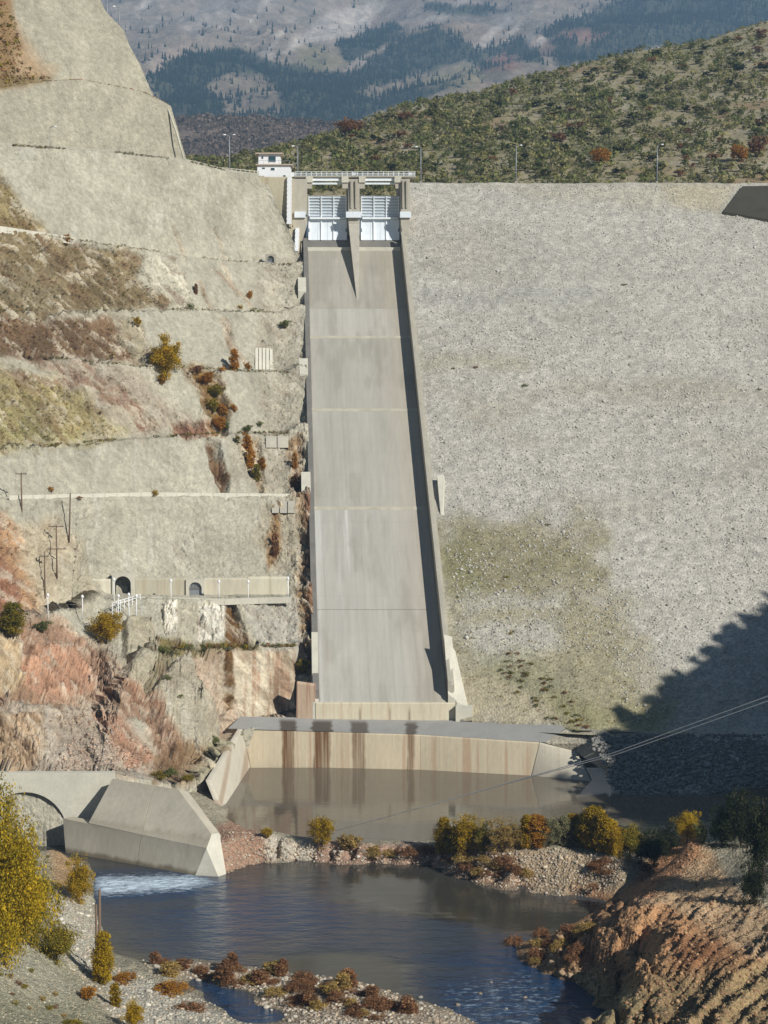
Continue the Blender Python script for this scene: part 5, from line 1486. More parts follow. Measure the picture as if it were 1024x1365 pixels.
for px, py in scatter_px([(690,1255),(740,1240),(800,1310),(830,1350),(760,1305)], 28, 7):
    boulder(px, py, random.uniform(5, 12), 'tan boulder at the foot of the rock outcrop', 'boulders under the outcrop', A(190, 164, 130))

# ------------------------------------------------------------------ vegetation
def crown_arrays(seed, n_clump, n_leaf, leaf, shape, cols, twig=True):
    """leaf-sized quads in clumps; unit height 1, base at z=0. shape(r)-> list of clump centres + radius"""
    r = np.random.default_rng(seed)
    cent, rad = shape(r, n_clump)
    per = max(1, n_leaf // n_clump)
    C0 = np.repeat(cent, per, 0); R0 = np.repeat(rad, per)
    d = r.normal(size=(len(C0), 3)); d /= np.linalg.norm(d, axis=1)[:, None]
    P = C0 + d * (R0 * r.random(len(C0)) ** 0.45)[:, None]
    P[:, 2] = np.maximum(P[:, 2], 0.01)
    nrm_ = d * 0.6 + r.normal(size=d.shape) * 0.7 + np.array([0, 0, 0.35]); nrm_ /= np.linalg.norm(nrm_, axis=1)[:, None]
    t = np.cross(nrm_, r.normal(size=d.shape)); t /= np.linalg.norm(t, axis=1)[:, None]; b = np.cross(nrm_, t)
    s = leaf * (0.6 + 0.8 * r.random(len(P)))[:, None]
    V = np.stack([P + t * s, P + b * s * 0.6, P - t * s, P - b * s * 0.6], 1).reshape(-1, 3)
    Fq = np.arange(len(V)).reshape(-1, 4)
    cl = np.array(cols); ci = np.repeat(r.integers(0, len(cl), n_clump), per)
    jit = r.random(len(P)) < 0.35; ci = np.where(jit, r.integers(0, len(cl), len(P)), ci)
    c = cl[ci] * (0.75 + 0.5 * r.random((len(P), 1)))
    return V, Fq, np.repeat(c, 4, 0)
def sh_round(r, n):
    d = r.normal(size=(n, 3)); d /= np.linalg.norm(d, axis=1)[:, None]
    lob = 0.75 + 0.45 * np.sin(d[:, :1] * 5 + d[:, 1:2] * 4 + r.random() * 6) * np.cos(d[:, 2:] * 4 + r.random() * 6)
    p = d * (0.44 * r.random((n, 1)) ** 0.45) * lob * np.array([0.98, 0.98, 1.0]) + [0, 0, 0.48]
    return p, 0.06 + 0.10 * r.random(n)
def sh_tall(r, n):
    z_ = r.random(n) ** 0.8; w = 0.17 * np.sin(np.pi * (0.12 + 0.85 * z_)) ** 0.7 + 0.02; a = r.random(n) * 6.283; q = r.random(n) ** 0.5
    return np.stack([np.cos(a) * w * q, np.sin(a) * w * q, 0.06 + 0.88 * z_], -1), 0.05 + 0.05 * r.random(n)
def sh_cone(r, n):
    z_ = r.random(n) ** 1.3; w = 0.32 * (1 - z_) + 0.03; a = r.random(n) * 6.283; q = r.random(n) ** 0.4
    return np.stack([np.cos(a) * w * q, np.sin(a) * w * q, 0.08 + 0.88 * z_], -1), 0.05 + 0.05 * r.random(n)
def sh_low(r, n):
    a = r.random(n) * 6.283; q = r.random(n) ** 0.6 * 0.55
    return np.stack([np.cos(a) * q, np.sin(a) * q, 0.12 + 0.5 * r.random(n) * (1 - q)], -1), 0.10 + 0.09 * r.random(n)
def sh_flame(r, n):
    z_ = r.random(n); w = 0.3 * (1 - z_) ** 0.6 * (0.4 + z_) + 0.03; a = r.random(n) * 6.283; q = r.random(n) ** 0.5
    return np.stack([np.cos(a) * w * q, np.sin(a) * w * q, 0.05 + 0.88 * z_], -1), 0.07 + 0.06 * r.random(n)
SHAPES = {'round': sh_round, 'tall': sh_tall, 'cone': sh_cone, 'low': sh_low, 'flame': sh_flame}
def Lf(r, g, b):
    c = lin(r, g, b, 0.96); m = c.mean(); return np.clip(m + (c - m) * 1.04, 0.004, 1)
PAL = {
    'gold': [Lf(184,150,40), Lf(164,136,38), Lf(198,164,52), Lf(134,114,34)],
    'olive': [Lf(150,134,52), Lf(124,116,46), Lf(168,146,52), Lf(102,98,40)],
    'orange': [Lf(190,134,54), Lf(168,116,46), Lf(202,152,66), Lf(140,98,42)],
    'rust': [Lf(156,114,80), Lf(132,96,68), Lf(172,132,94), Lf(112,84,60)],
    'green': [Lf(128,132,80), Lf(110,118,70), Lf(146,144,90), Lf(94,102,60)],
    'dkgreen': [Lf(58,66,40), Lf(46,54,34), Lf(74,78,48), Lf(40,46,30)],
    'grey': [Lf(142,138,102), Lf(122,120,88), Lf(158,150,110), Lf(106,104,78)],
    'pale': [Lf(182,154,92), Lf(156,134,84), Lf(196,168,100), Lf(138,118,76)],
    'bare': [Lf(144,128,114), Lf(128,114,100), Lf(158,140,124), Lf(116,106,94)],
    'scrub': [Lf(142,138,88), Lf(124,124,78), Lf(156,148,98), Lf(110,112,70)],
    'goldolive': [Lf(188,160,44), Lf(164,142,42), Lf(202,172,52), Lf(126,114,38), Lf(148,134,42)],
    'yellow': [Lf(204,172,44), Lf(184,154,36), Lf(212,182,60), Lf(158,134,40)],
}
VM = {}
def veg_mesh(shape, pal, var, detail):
    k = (shape, pal, var, detail)
    if k not in VM:
        ncl, nlf, leaf = {'s': (26, 420, 0.055), 'm': (70, 2200, 0.034), 'l': (160, 11000, 0.016), 'xl': (420, 46000, 0.0088)}[detail]
        V, Fq, c = crown_arrays(hash((shape, var)) % 1000 if False else (len(shape) * 31 + var * 7 + ncl), ncl, nlf, leaf, SHAPES[shape], PAL[pal])
        VM[k] = mk_mesh('crown', V, Fq, M_leaf, col=c)
    return VM[k]
STEM = {}
def stem_mesh(tall):
    if tall not in STEM:
        r = random.Random(3 + tall); V, Fc = [], []
        br_ = [((0, 0, -0.08), (0.01, 0, 0.35), (0.0, 0.01, 0.8), 0.022)] if tall else []
        for k in range(6 if tall else 9):
            a = r.random() * 6.28; h0 = r.uniform(0.15, 0.55) if tall else -0.05; q = r.uniform(0.12, 0.3) * (0.7 if tall else 1)
            br_.append(((0, 0, h0), (math.cos(a) * q * .5, math.sin(a) * q * .5, h0 + 0.2), (math.cos(a) * q, math.sin(a) * q, h0 + 0.38), 0.010))
        for p0_, p1_, p2_, rr in br_:
            v, f = tube_arr([p0_, p1_, p2_], [rr, rr * .7, rr * .25], 5); o_ = len(V); V += [tuple(x) for x in v]; Fc += [tuple(i + o_ for i in q) for q in f]
        STEM[tall] = mk_mesh('trunk', V, Fc, M_bark, smooth=True)
    return STEM[tall]
def plant(name, px, py, hpx, wpx, shape, pal, label, group=None, cat='bush', detail=None, loc=None, hgt=None, wid=None, cc_=None):
    if loc is None:
        l, nn_, ob = ground_hit(px, py)
        if l is None: return None
    else: l = Vector(loc)
    m = mpp(l); h = hgt or hpx * m * 1.08; w = wid or wpx * m * 1.15
    unit = {'round': 0.95, 'tall': 0.42, 'cone': 0.7, 'low': 1.2, 'flame': 0.62}[shape]
    detail = detail or ('s' if (hpx or 30) < 13 else 'm' if (hpx or 30) < 34 else 'l')
    root = bpy.data.objects.new(name, None); link(root); root.empty_display_size = 0.3
    root.location = (l.x, l.y, l.z - 0.05 * h); root.scale = (w / unit, w / unit, h); root.rotation_euler = (0, 0, random.random() * 6.28)
    tag(root, label, cat, group)
    c = bpy.data.objects.new('crown', veg_mesh(shape, pal, random.randrange(3), detail)); link(c, root)
    t = bpy.data.objects.new('trunk', stem_mesh(1 if h > 5 else 0)); link(t, root)
    return root
# -- left hillside bushes
for a in [
    (222, 503, 60, 54, 'round', 'gold', 'large round golden bush on the middle bench of the left slope'),
    (216, 512, 16, 14, 'round', 'orange', 'small orange bush hanging just below the large round golden bush'),
    (183, 435, 15, 13, 'round', 'gold', 'small golden bush left above the large round golden bush'),
    (89, 326, 16, 13, 'round', 'orange', 'small orange bush on the second bench at the far left'),
    (312, 494, 29, 15, 'flame', 'orange', 'flame-shaped orange bush on the bench right of the round golden bush'),
    (330, 495, 14, 11, 'round', 'orange', 'small orange bush right beside the flame-shaped one'),
    (297, 494, 11, 12, 'low', 'orange', 'low orange tuft left beside the flame-shaped bush'),
    (333, 399, 14, 9, 'round', 'orange', 'tiny orange bush on the slope under the gallery niche'),
    (320, 415, 12, 9, 'round', 'gold', 'tiny golden bush at the bench edge under the gallery niche'),
    (254, 413, 11, 11, 'round', 'green', 'small green bush at the foot of the pale rock patch'),
    (261, 392, 14, 7, 'flame', 'rust', 'thin rust bush in the rock crack above the green bush'),
    (338, 415, 8, 24, 'low', 'green', 'low green mat on the bench under the gallery niche'),
    (380, 438, 14, 16, 'round', 'green', 'dark green bush close to the left spillway wall'),
    (207, 662, 11, 11, 'round', 'gold', 'small golden bush behind the long white parapet'),
    (68, 657, 10, 12, 'round', 'orange', 'small orange bush at the left end of the long white parapet'),
    (105, 662, 5, 12, 'low', 'rust', 'low brown tuft just right of the pole on the parapet bench'),
    (142, 858, 52, 46, 'round', 'gold', 'dense golden bush below the open tunnel mouth'),
    (17, 846, 42, 32, 'tall', 'olive', 'tall olive bush at the left picture edge above the red rock'),
    (56, 844, 20, 24, 'round', 'green', 'green bush between the two larger bushes above the red rock'),
    (404, 898, 24, 22, 'round', 'olive', 'olive bush at the lower left end of the spillway wall'),
    (330, 577, 13, 14, 'round', 'green', 'small green bush at the bench right of the gully'),
    (347, 570, 12, 9, 'round', 'green', 'small green bush by the concrete block right of the gully'),
    (367, 740, 30, 12, 'flame', 'rust', 'brown bush on the broken rock above the road end'),
    (393, 625, 22, 9, 'flame', 'orange', 'upper orange bush in the gap left of the spillway wall'),
    (395, 655, 24, 12, 'flame', 'rust', 'lower rust bush in the gap left of the spillway wall'),
    (134, 552, 5, 6, 'round', 'rust', 'tiny rust tuft on the striped rock face'),
    (50, 548, 5, 6, 'round', 'rust', 'tiny rust tuft at the left of the striped rock face'),
    (465, 182, 28, 36, 'round', 'rust', 'big rust-brown tree on the skyline of the scrub hill'),
]:
    plant('bush', *a)
for k, (px, py, h, w, pal) in enumerate([(262,500,16,20,'rust'),(276,512,20,22,'orange'),(288,532,24,22,'olive'),(284,548,20,18,'olive'),(296,556,22,18,'orange'),
        (292,576,26,18,'orange'),(300,576,18,14,'green'),(312,550,14,10,'orange')]):
    plant('bush', px, py, h, w, 'round', pal, 'autumn bush crowding the gully below the round golden bush', 'bushes in the gully')
for px, py, h, w, pal in [(330,600,20,16,'orange'),(334,622,24,14,'orange'),(342,640,22,14,'olive'),(350,625,16,10,'orange'),(316,590,10,10,'olive'),(327,586,12,10,'orange')]:
    plant('bush', px, py, h, w, 'flame', pal, 'orange bush in the lower gully above the long white parapet', 'bushes in the lower gully')
for px, py, h, w in [(215,868,13,20),(232,872,12,16),(250,866,8,18),(275,866,6,16),(300,866,9,18),(325,866,10,20),(222,905,10,14),(240,930,8,10),(285,990,16,14),(228,1034,20,16),(212,1038,18,20),(250,1040,14,16)]:
    plant('bush', px, py, h, w, 'low', random.choice(['olive', 'green', 'grey']), 'low scrub ' + ('on the ledge below the tunnel road' if py < 880 else 'in the cleft between the grey slabs' if py < 960 else 'at the foot of the rocks behind the training wall'), 'scrub on the lower ledges')
# -- bar between pool and river
for a in [
    (430, 1128, 48, 40, 'round', 'gold', 'lone golden bush standing on the narrow bar before the pool'),
    (355, 1118, 18, 16, 'round', 'gold', 'small golden bush at the left end of the bar'),
    (466, 1134, 26, 34, 'round', 'pale', 'thin pale bush right of the lone golden bush'),
    (500, 1138, 22, 28, 'low', 'pale', 'low straw-coloured shrub at the middle of the bar'),
    (545, 1138, 16, 30, 'low', 'rust', 'low brown shrub at the middle of the bar'),
    (592, 1138, 48, 22, 'tall', 'gold', 'narrow golden bush at the left of the bush row on the bar'),
    (624, 1136, 56, 50, 'round', 'gold', 'broad golden bush in the row on the bar'),
    (670, 1134, 46, 46, 'round', 'pale', 'pale brownish bush in the row on the bar'),
    (714, 1128, 42, 32, 'tall', 'orange', 'pointed orange bush in the row on the bar'),
    (740, 1126, 44, 28, 'round', 'grey', 'grey-green willow bush in the row on the bar'),
    (764, 1126, 42, 24, 'tall', 'gold', 'narrow golden bush right of the grey-green willow'),
    (792, 1132, 56, 36, 'tall', 'gold', 'tall golden bush at the right of the bush row'),
    (812, 1138, 48, 26, 'tall', 'yellow', 'yellow leafy bush on the high end of the bar'),
    (840, 1146, 56, 40, 'round', 'olive', 'olive bush at the edge of the mountain shadow'),
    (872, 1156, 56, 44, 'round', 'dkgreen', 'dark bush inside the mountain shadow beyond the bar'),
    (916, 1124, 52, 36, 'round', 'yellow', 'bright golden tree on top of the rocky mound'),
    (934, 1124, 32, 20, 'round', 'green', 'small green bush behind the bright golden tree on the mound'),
    (962, 1130, 60, 44, 'round', 'dkgreen', 'dark round tree in shadow right of the mound'),  # shade put into the leaf colour of these right-edge trees
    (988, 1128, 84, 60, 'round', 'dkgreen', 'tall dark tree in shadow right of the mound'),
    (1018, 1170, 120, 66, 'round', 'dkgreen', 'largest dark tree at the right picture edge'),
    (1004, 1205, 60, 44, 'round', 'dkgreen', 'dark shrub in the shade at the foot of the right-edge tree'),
]:
    plant('bush', *a)
for px, py, h, w, sh, pal in [(606,1138,36,20,'tall','olive'),(646,1136,44,26,'round','olive'),(690,1132,36,26,'round','pale'),(728,1128,36,20,'tall','grey'),(752,1128,40,22,'tall','grey'),
        (778,1130,46,24,'tall','olive'),(802,1136,52,24,'tall','gold'),(824,1142,46,26,'round','gold'),(855,1152,50,30,'round','dkgreen'),(570,1138,22,22,'low','rust'),(520,1138,16,26,'low','pale'),(702,1130,44,18,'tall','gold'),(890,1140,46,34,'round','dkgreen')]:
    plant('bush', px, py, h, w, sh, pal, {'olive': 'olive', 'pale': 'straw-coloured', 'grey': 'grey-green', 'gold': 'golden', 'dkgreen': 'dark', 'rust': 'brown'}[pal] + ' smaller bush within the bar row, ' + ('at its left end' if px < 610 else 'left of its middle' if px < 700 else 'at its middle' if px < 745 else 'right of its middle' if px < 810 else 'at its shaded right end'), 'bushes filling the row on the bar')
for px, py in scatter_px([(590,1140),(690,1150),(720,1180),(640,1172),(600,1162)], 16, 21):
    plant('bush', px, py, random.uniform(10, 20), random.uniform(18, 30), 'low', random.choice(['rust', 'rust', 'pale']), 'low reddish-brown shrub on the river side of the bar', 'brown shrubs on the bar')
for px, py in scatter_px([(770,1150),(830,1150),(828,1180),(790,1188)], 7, 22):
    plant('bush', px, py, random.uniform(10, 18), random.uniform(14, 22), 'low', 'rust', 'low brown shrub on the high right end of the bar', 'brown shrubs on the high bar end')
# -- gravel bar and outcrop foot
for px, py in scatter_px([(195,1284),(260,1280),(335,1292),(470,1312),(560,1350),(520,1364),(400,1345),(330,1318),(215,1300)], 60, 23):
    plant('bush', px, py, random.uniform(9, 24), random.uniform(16, 34), random.choice(['low', 'low', 'flame']), random.choice(['rust', 'rust', 'rust', 'rust', 'rust', 'pale']), 'leafless reddish-brown shrub on the gravel bar, ' + ('at its left end' if px < 280 else 'beside the side channel' if px < 360 else 'right of its middle' if px < 460 else 'towards the rapids'), 'brown shrubs on the gravel bar')
for px, py in scatter_px([(680,1258),(735,1240),(790,1240),(770,1290),(700,1285)], 16, 24):
    plant('bush', px, py, random.uniform(12, 26), random.uniform(16, 26), 'low', random.choice(['rust', 'rust', 'pale']), 'brown shrub at the foot of the rock outcrop', 'brown shrubs under the outcrop')
# -- left bank
plant('tree', 8, 1290, 250, 130, 'round', 'goldolive', 'big golden leafy tree at the lower left picture edge', None, 'tree', 'xl')
for a in [
    (44, 1262, 130, 60, 'round', 'olive', 'olive bush merging with the right side of the big golden tree', None, 'bush', 'l'),
    (105, 1205, 68, 46, 'round', 'gold', 'golden bush on the bank beside the river outlet'),
    (76, 1282, 60, 60, 'round', 'olive', 'olive bush at the foot of the big golden tree'),
    (138, 1312, 70, 26, 'tall', 'yellow', 'narrow yellow bush growing round the wooden poles'),
    (118, 1334, 24, 26, 'round', 'orange', 'small orange bush at the foot of the wooden poles'),
    (154, 1342, 32, 18, 'flame', 'gold', 'small golden bush right below the wooden poles'),
    (178, 1372, 42, 34, 'round', 'gold', 'golden bush at the bottom edge of the picture'),
    (166, 1308, 18, 34, 'low', 'orange', 'flat orange grass tuft right of the wooden poles'),
    (228, 1322, 22, 50, 'low', 'orange', 'flat orange grass patch beside the side channel'),
    (255, 1345, 14, 40, 'low', 'rust', 'brown grass patch below the side channel'),
    (95, 1368, 16, 28, 'low', 'olive', 'olive tuft at the bottom left of the near slope'),
]:
    plant('bush', *a)
for px, py in scatter_px([(0,1285),(60,1290),(110,1340),(100,1362),(0,1362)], 14, 25):
    plant('bush', px, py, random.uniform(5, 12), random.uniform(8, 14), 'low', random.choice(['rust', 'olive', 'pale']), 'dry little tuft on the grey near slope', 'tufts on the near slope')
# -- dam face tufts
for px, py in scatter_px([(645,870),(700,872),(760,930),(820,975),(740,965),(680,920)], 40, 26) + [(832,380),(635,490),(605,492),(700,515),(1012,520),(675,770),(680,845),(730,700)]:
    plant('bush', px, py, random.uniform(3.5, 7), random.uniform(6, 11), 'low', random.choice(['olive', 'green', 'rust']), 'small weed tuft on the gravel dam face', 'weed tufts on the dam')
# -- scrub hill: the shrubs that show largest are objects, the rest one mass
HC = ['green', 'green', 'scrub', 'green', 'grey', 'dkgreen', 'scrub', 'rust']
spec = [(800,220,28,32,'orange','round orange tree standing out on the scrub hill'), (745,190,16,24,'rust','rust-brown tree above the round orange tree'),
        (690,196,14,18,'green','green tree left on the scrub hill near the lamp'), (985,216,26,30,'orange','orange-olive tree low on the right of the scrub hill'),
        (1010,210,34,30,'rust','dark rust tree at the right picture edge of the scrub hill'), (540,164,18,22,'rust','brown tree on the skyline right of the big rust-brown one'),
        (635,182,16,22,'green','dark green tree in the middle of the scrub hill')]
for px, py, h, w, pal, lab in spec: plant('tree', px, py, h, w, 'round', pal, lab, None, 'tree', 'm')
def hill_label(px, py, pal):
    cn = {'green': 'green', 'scrub': 'olive', 'grey': 'grey-green', 'rust': 'brown', 'dkgreen': 'dark green'}[pal]
    t = (238 - py) / (238 - skyf(px)); hgt = 'low' if t < 0.35 else 'halfway up' if t < 0.7 else 'high'
    z_ = ('left of the gates' if px < 460 else 'above the gates' if px < 560 else 'between the left and middle crest lamps' if px < 688
          else 'just right of the middle crest lamp' if px < 780 else 'just left of the rightmost crest lamp' if px < 876 else 'right of the rightmost crest lamp')
    return f'{cn} shrub {hgt} on the scrub hill {z_}'
cnt = 0
for px, py in scatter_px([(395,196),(460,182),(560,146),(800,92),(1024,30),(1024,236),(560,238),(470,232)], 420, 27):
    if cnt >= 290: break
    if random.random() < 0.15: continue
    pal_ = random.choice(HC)
    r_ = plant('shrub', px, py, random.uniform(7, 15), random.uniform(10, 22), 'round', pal_, hill_label(px, py, pal_), 'shrubs on the scrub hill', 'shrub', 's'); cnt += 1
def mass(name, pts, hs, pal, lab, seed, nl=26, flat=1.0):
    """many little leaf clumps in one mesh"""
    r = np.random.default_rng(seed); cl = np.array(sum([PAL[p] for p in pal], []))
    P = np.repeat(pts, nl, 0); H = np.repeat(hs, nl)
    d = r.normal(size=P.shape); d /= np.linalg.norm(d, axis=1)[:, None]
    P = P + d * (H * 0.5 * r.random(len(P)) ** 0.4)[:, None] * np.array([1.1, 1.1, 0.75 * flat]); P[:, 2] += H * 0.35 * flat
    t = r.normal(size=P.shape); t /= np.linalg.norm(t, axis=1)[:, None]; b = np.cross(t, d); s = (H * (0.10 + 0.12 * r.random(len(P))))[:, None]
    V = np.stack([P + t * s, P + b * s, P - t * s, P - b * s], 1).reshape(-1, 3)
    c = np.repeat(cl[r.integers(0, len(cl), len(pts))], nl, 0) * (0.75 + 0.5 * r.random((len(P), 1)))
    o = mobj(name, V, np.arange(len(V)).reshape(-1, 4), M_leaf, col=np.repeat(c, 4, 0))
    tag(o, lab, name.replace('_', ' '), kind='stuff'); return o
def surf_pts(P, mask_fn, n, seed):
    r = np.random.default_rng(seed); px, py = proj(P); m = mask_fn(px, py); idx = np.where(m > r.random(len(m)))[0]
    return P[r.choice(idx, min(n, len(idx)), replace=False)] if len(idx) else None
hp = surf_pts(HP, lambda px, py: ((py < 262) & (px > 230) & (px < 1060)).astype(float) * (0.3 + 0.7 * sstep(-0.2, 0.3, fbm(px * 0.03, py * 0.05, seed=3))), 9500, 1)
r_ = np.random.default_rng(2); hp = hp + np.stack([r_.normal(size=len(hp)), r_.normal(size=len(hp)), 0 * hp[:, 0]], -1) * 0.8
mass('hill_scrub', hp, 1.0 + 3.0 * r_.random(len(hp)) ** 2.2, ['green', 'scrub', 'green', 'scrub', 'grey', 'grey', 'scrub'], 'low mixed scrub covering the hill behind the dam', 3, 18)
lp = surf_pts(LPt, lambda px, py: (py < 240).astype(float), 3500, 4)
mass('bare_wood', lp, 5.0 + 6.0 * r_.random(len(lp)), ['bare'], 'leafless brownish wood covering the low hill behind the gatehouse', 5, 12)
# grass and weeds on the natural parts of the left slope
def slope_tufts(poly, n, seed, pal, lab, h0=0.25, h1=0.8):
    P = []
    for px, py in scatter_px(poly, n, seed):
        l, nn_, ob = hit(px, py)
        if l is not None and ob in SURF: P.append((l.x, l.y, l.z))
    P = np.array(P); r = np.random.default_rng(seed)
    mass('dry_grass', P, h0 + (h1 - h0) * r.random(len(P)) ** 2, pal, lab, seed, 10, 0.7)
slope_tufts([(0,310),(190,342),(186,372),(232,408),(0,414)], 1100, 31, ['rust', 'olive', 'grey'], 'dry brown grass on the slope above the third bench')
slope_tufts([(0,422),(140,430),(190,484),(0,466)], 600, 32, ['rust', 'rust', 'olive'], 'dry reddish grass on the slope between the third and fourth bench')
slope_tufts([(0,490),(100,520),(160,580),(0,598)], 600, 33, ['olive', 'pale', 'grey'], 'thin yellowish grass at the left of the striped rock face')
slope_tufts([(590,700),(790,705),(820,830),(870,960),(740,975),(610,900)], 1500, 34, ['olive', 'grey', 'pale'], 'thin weeds over the tan lower part of the dam face', 0.2, 0.6)
slope_tufts([(0,0),(20,20),(30,90),(70,104),(0,116)], 260, 35, ['olive', 'rust'], 'dry scrub at the upper left corner of the cut slope', 0.4, 1.6)
slope_tufts([(0,235),(25,270),(55,310),(0,305)], 200, 36, ['olive', 'pale'], 'dry grass strip at the left picture edge above the second bench')
def lip_tufts(rowi, pxa, pxb, n, seed, pal, lab, h0=0.2, h1=0.7):
    nm, ty, tY, bw_, pr = ROWS[rowi]; r = np.random.default_rng(seed); pxx = pxa + (pxb - pxa) * r.random(n)
    pxx = pxx[fbm(pxx * 0.03, pxx * 0 + seed, seed=seed, oct=3) > -0.15]
    P = atY(pxx, Lrow(pxx, ty) + r.normal(size=len(pxx)) * 0.8 - 0.5, Lrow(pxx, tY) - 0.1)
    mass('bench_weeds', P, h0 + (h1 - h0) * r.random(len(P)) ** 2, pal, lab, seed, 10, 0.7)
lip_tufts(0, -10, 300, 700, 51, ['olive', 'grey', 'dkgreen'], 'thin dark weeds along the crest road edge')
lip_tufts(1, 60, 390, 420, 52, ['olive', 'green', 'rust'], 'thin weeds along the second bench')
lip_tufts(2, 0, 395, 600, 53, ['olive', 'green', 'rust', 'dkgreen'], 'weeds along the third bench of the left slope')
lip_tufts(3, 0, 395, 600, 54, ['olive', 'green', 'rust', 'dkgreen'], 'weeds along the fourth bench, past the round golden bush')
lip_tufts(4, 0, 395, 700, 55, ['olive', 'grey', 'rust', 'green'], 'weeds along the fifth bench above the long parapet', 0.2, 0.9)
lip_tufts(7, 205, 400, 500, 56, ['olive', 'green', 'rust'], 'weeds along the bench below the tunnel road', 0.3, 1.2)
ux = np.array([(p[0], p[1], p[2]) for p in UV.reshape(nr2, nc2, 3)[36][:-4]])
mass('bench_weeds', ux[::1] + np.array([0, -0.3, 0.2]), 0.3 + 0.5 * rng.random(len(ux)), ['olive', 'rust'], 'dry weeds on the bench of the upper cut', 57, 10, 0.7)
for px0_, py0_, px1_, py1_, lab in ((229, 142, 250, 214, 'white drain channel down the right edge of the upper cut'),):
    a_ = hit(px0_ - 5, py0_ + 3)[0]; b_ = hit(px1_ - 5, py1_ - 2)[0]
    tag(tube('drain_channel', [tuple(a_), tuple((a_ + b_) / 2 + Vector((0.3, -0.6, 0))), tuple(b_)], [0.22] * 3, M_pale, None, 6), lab, 'drain')
# conifers on the mountain
fp = surf_pts(MP, lambda px, py: (forest_mask(px, py) + 0.03) * ((py < 215) & (py > -30)), 12000, 6)
def conifers(name, pts, lab, seed):
    r = np.random.default_rng(seed); n = len(pts); k = 6
    h = 9 + 13 * r.random(n); w = h * (0.16 + 0.08 * r.random(n)); V, Fs, cc = [], [], []
    pts = pts + np.stack([r.normal(size=n), r.normal(size=n), 0 * h], -1) * 11
    a = np.arange(k) * 2 * math.pi / k
    for t0_, t1_, wf in ((0.05, 0.65, 1.0), (0.4, 1.0, 0.65)):
        ring = np.stack([np.cos(a)[None] * w[:, None] * wf, np.sin(a)[None] * w[:, None] * wf, np.repeat((h * t0_)[:, None], k, 1)], -1) + pts[:, None]
        tip = pts + np.stack([0 * h, 0 * h, h * t1_], -1)
        blk_ = np.concatenate([ring, tip[:, None]], 1); o_ = sum(len(v) for v in V)
        V.append(blk_.reshape(-1, 3)); ii = np.arange(n)[:, None] * (k + 1) + o_
        Fs.append(np.stack([ii + np.arange(k), ii + (np.arange(k) + 1) % k, np.repeat(ii + k, k, 1)], -1).reshape(-1, 3))
        c = A(64, 78, 48, 0.75)[None] * (0.7 + 0.6 * r.random((n, 1))); cc.append(np.repeat(c, k + 1, 0))
    o = mobj(name, np.concatenate(V), np.concatenate(Fs), M_leaf, col=np.concatenate(cc)); tag(o, lab, 'forest', kind='stuff')
conifers('conifer_forest', fp, 'dark conifer forest on the hazy far mountain', 7)

# trees on the ridge whose shadow falls on the dam (just outside the picture on the right)
for k in range(48):
    t = k / 47.0
    X = 74 + 90 * t + random.uniform(-2, 2); Y = float(np.interp(X, [74, 83, 92, 119, 164, 185], [216, 227, 236, 244, 254, 257])) + random.uniform(-3, 3)
    plant('ridge_tree', 0, 0, 40, 20, random.choice(['cone', 'round', 'tall']), 'dkgreen', 'dark tree on the ridge beyond the right picture edge', 'trees on the right ridge', 'tree', 'm',
          loc=(X, Y, ground_z(X, Y)), hgt=random.uniform(2, 5), wid=random.uniform(2, 4.5))

# ------------------------------------------------------------------ lamps, poles, cables
def lamp(px, pyb, pyt, label, group, arm=1, Y=None, double=False, mat=M_galv, thin=0.14):
    if Y is None:
        l, nn_, ob = ground_hit(px, pyb)
    else: l = Vector(atY(px, pyb, Y))
    h = (pyb - pyt) * mpp(l)
    root = tag(empty('street_lamp', (l.x, l.y, l.z - 0.3)), label, 'lamp', group)
    tube('pole', [(0, 0, 0), (0, 0, h * 0.5), (0, 0, h + 0.3)], [thin * 1.3, thin, thin * 0.8], mat, root, 8)
    box('base', (0, 0, 0.3), (0.5, 0.5, 0.5), M_conc, root)
    for s in ((-1, 1) if double else (arm,)):
        tube('arm', [(0, 0, h + 0.2), (s * 0.5, -0.2, h + 0.45), (s * 0.95, -0.35, h + 0.45)], [0.07, 0.06, 0.06], mat, root, 6)
        Vh, Fh = tube_arr([(s * 0.75, -0.3, h + 0.44), (s * 1.0, -0.35, h + 0.42), (s * 1.35, -0.42, h + 0.42), (s * 1.5, -0.45, h + 0.43)], [0.08, 0.17, 0.15, 0.05], 8)
        mobj('lamp_head', [tuple(v) for v in Vh], Fh, M_white, root, smooth=True)
CL = 'street lamps on the dam crest'
lamp(561, 243, 197, 'leftmost lamp post on the gravel crest, beside the right gate pier', CL, -1, 466.0)
lamp(688, 243, 195, 'middle lamp post on the gravel crest', CL, 1, 466.0)
lamp(876, 243, 194, 'rightmost lamp post on the gravel crest', CL, 1, 466.0)
lamp(306, 230, 181, 'tall double-headed lamp post left of the gatehouse', CL, -1, 449.0, True)
lamp(397, 236, 196, 'lamp post just right of the gatehouse', CL, -1, 458.0)
lamp(67, 198, 170, 'thin lamp post on the crest road against the left cut', CL, 1, None, False, M_galv, 0.06)
lamp(143, 34, -2, 'left one of two lamp posts on top of the cut', 'lamps on top of the cut', 1, 446.0)
lamp(159, 42, 10, 'right one of two lamp posts on top of the cut', 'lamps on top of the cut', -1, 449.0)
RL = 'small lamps along the tunnel road'
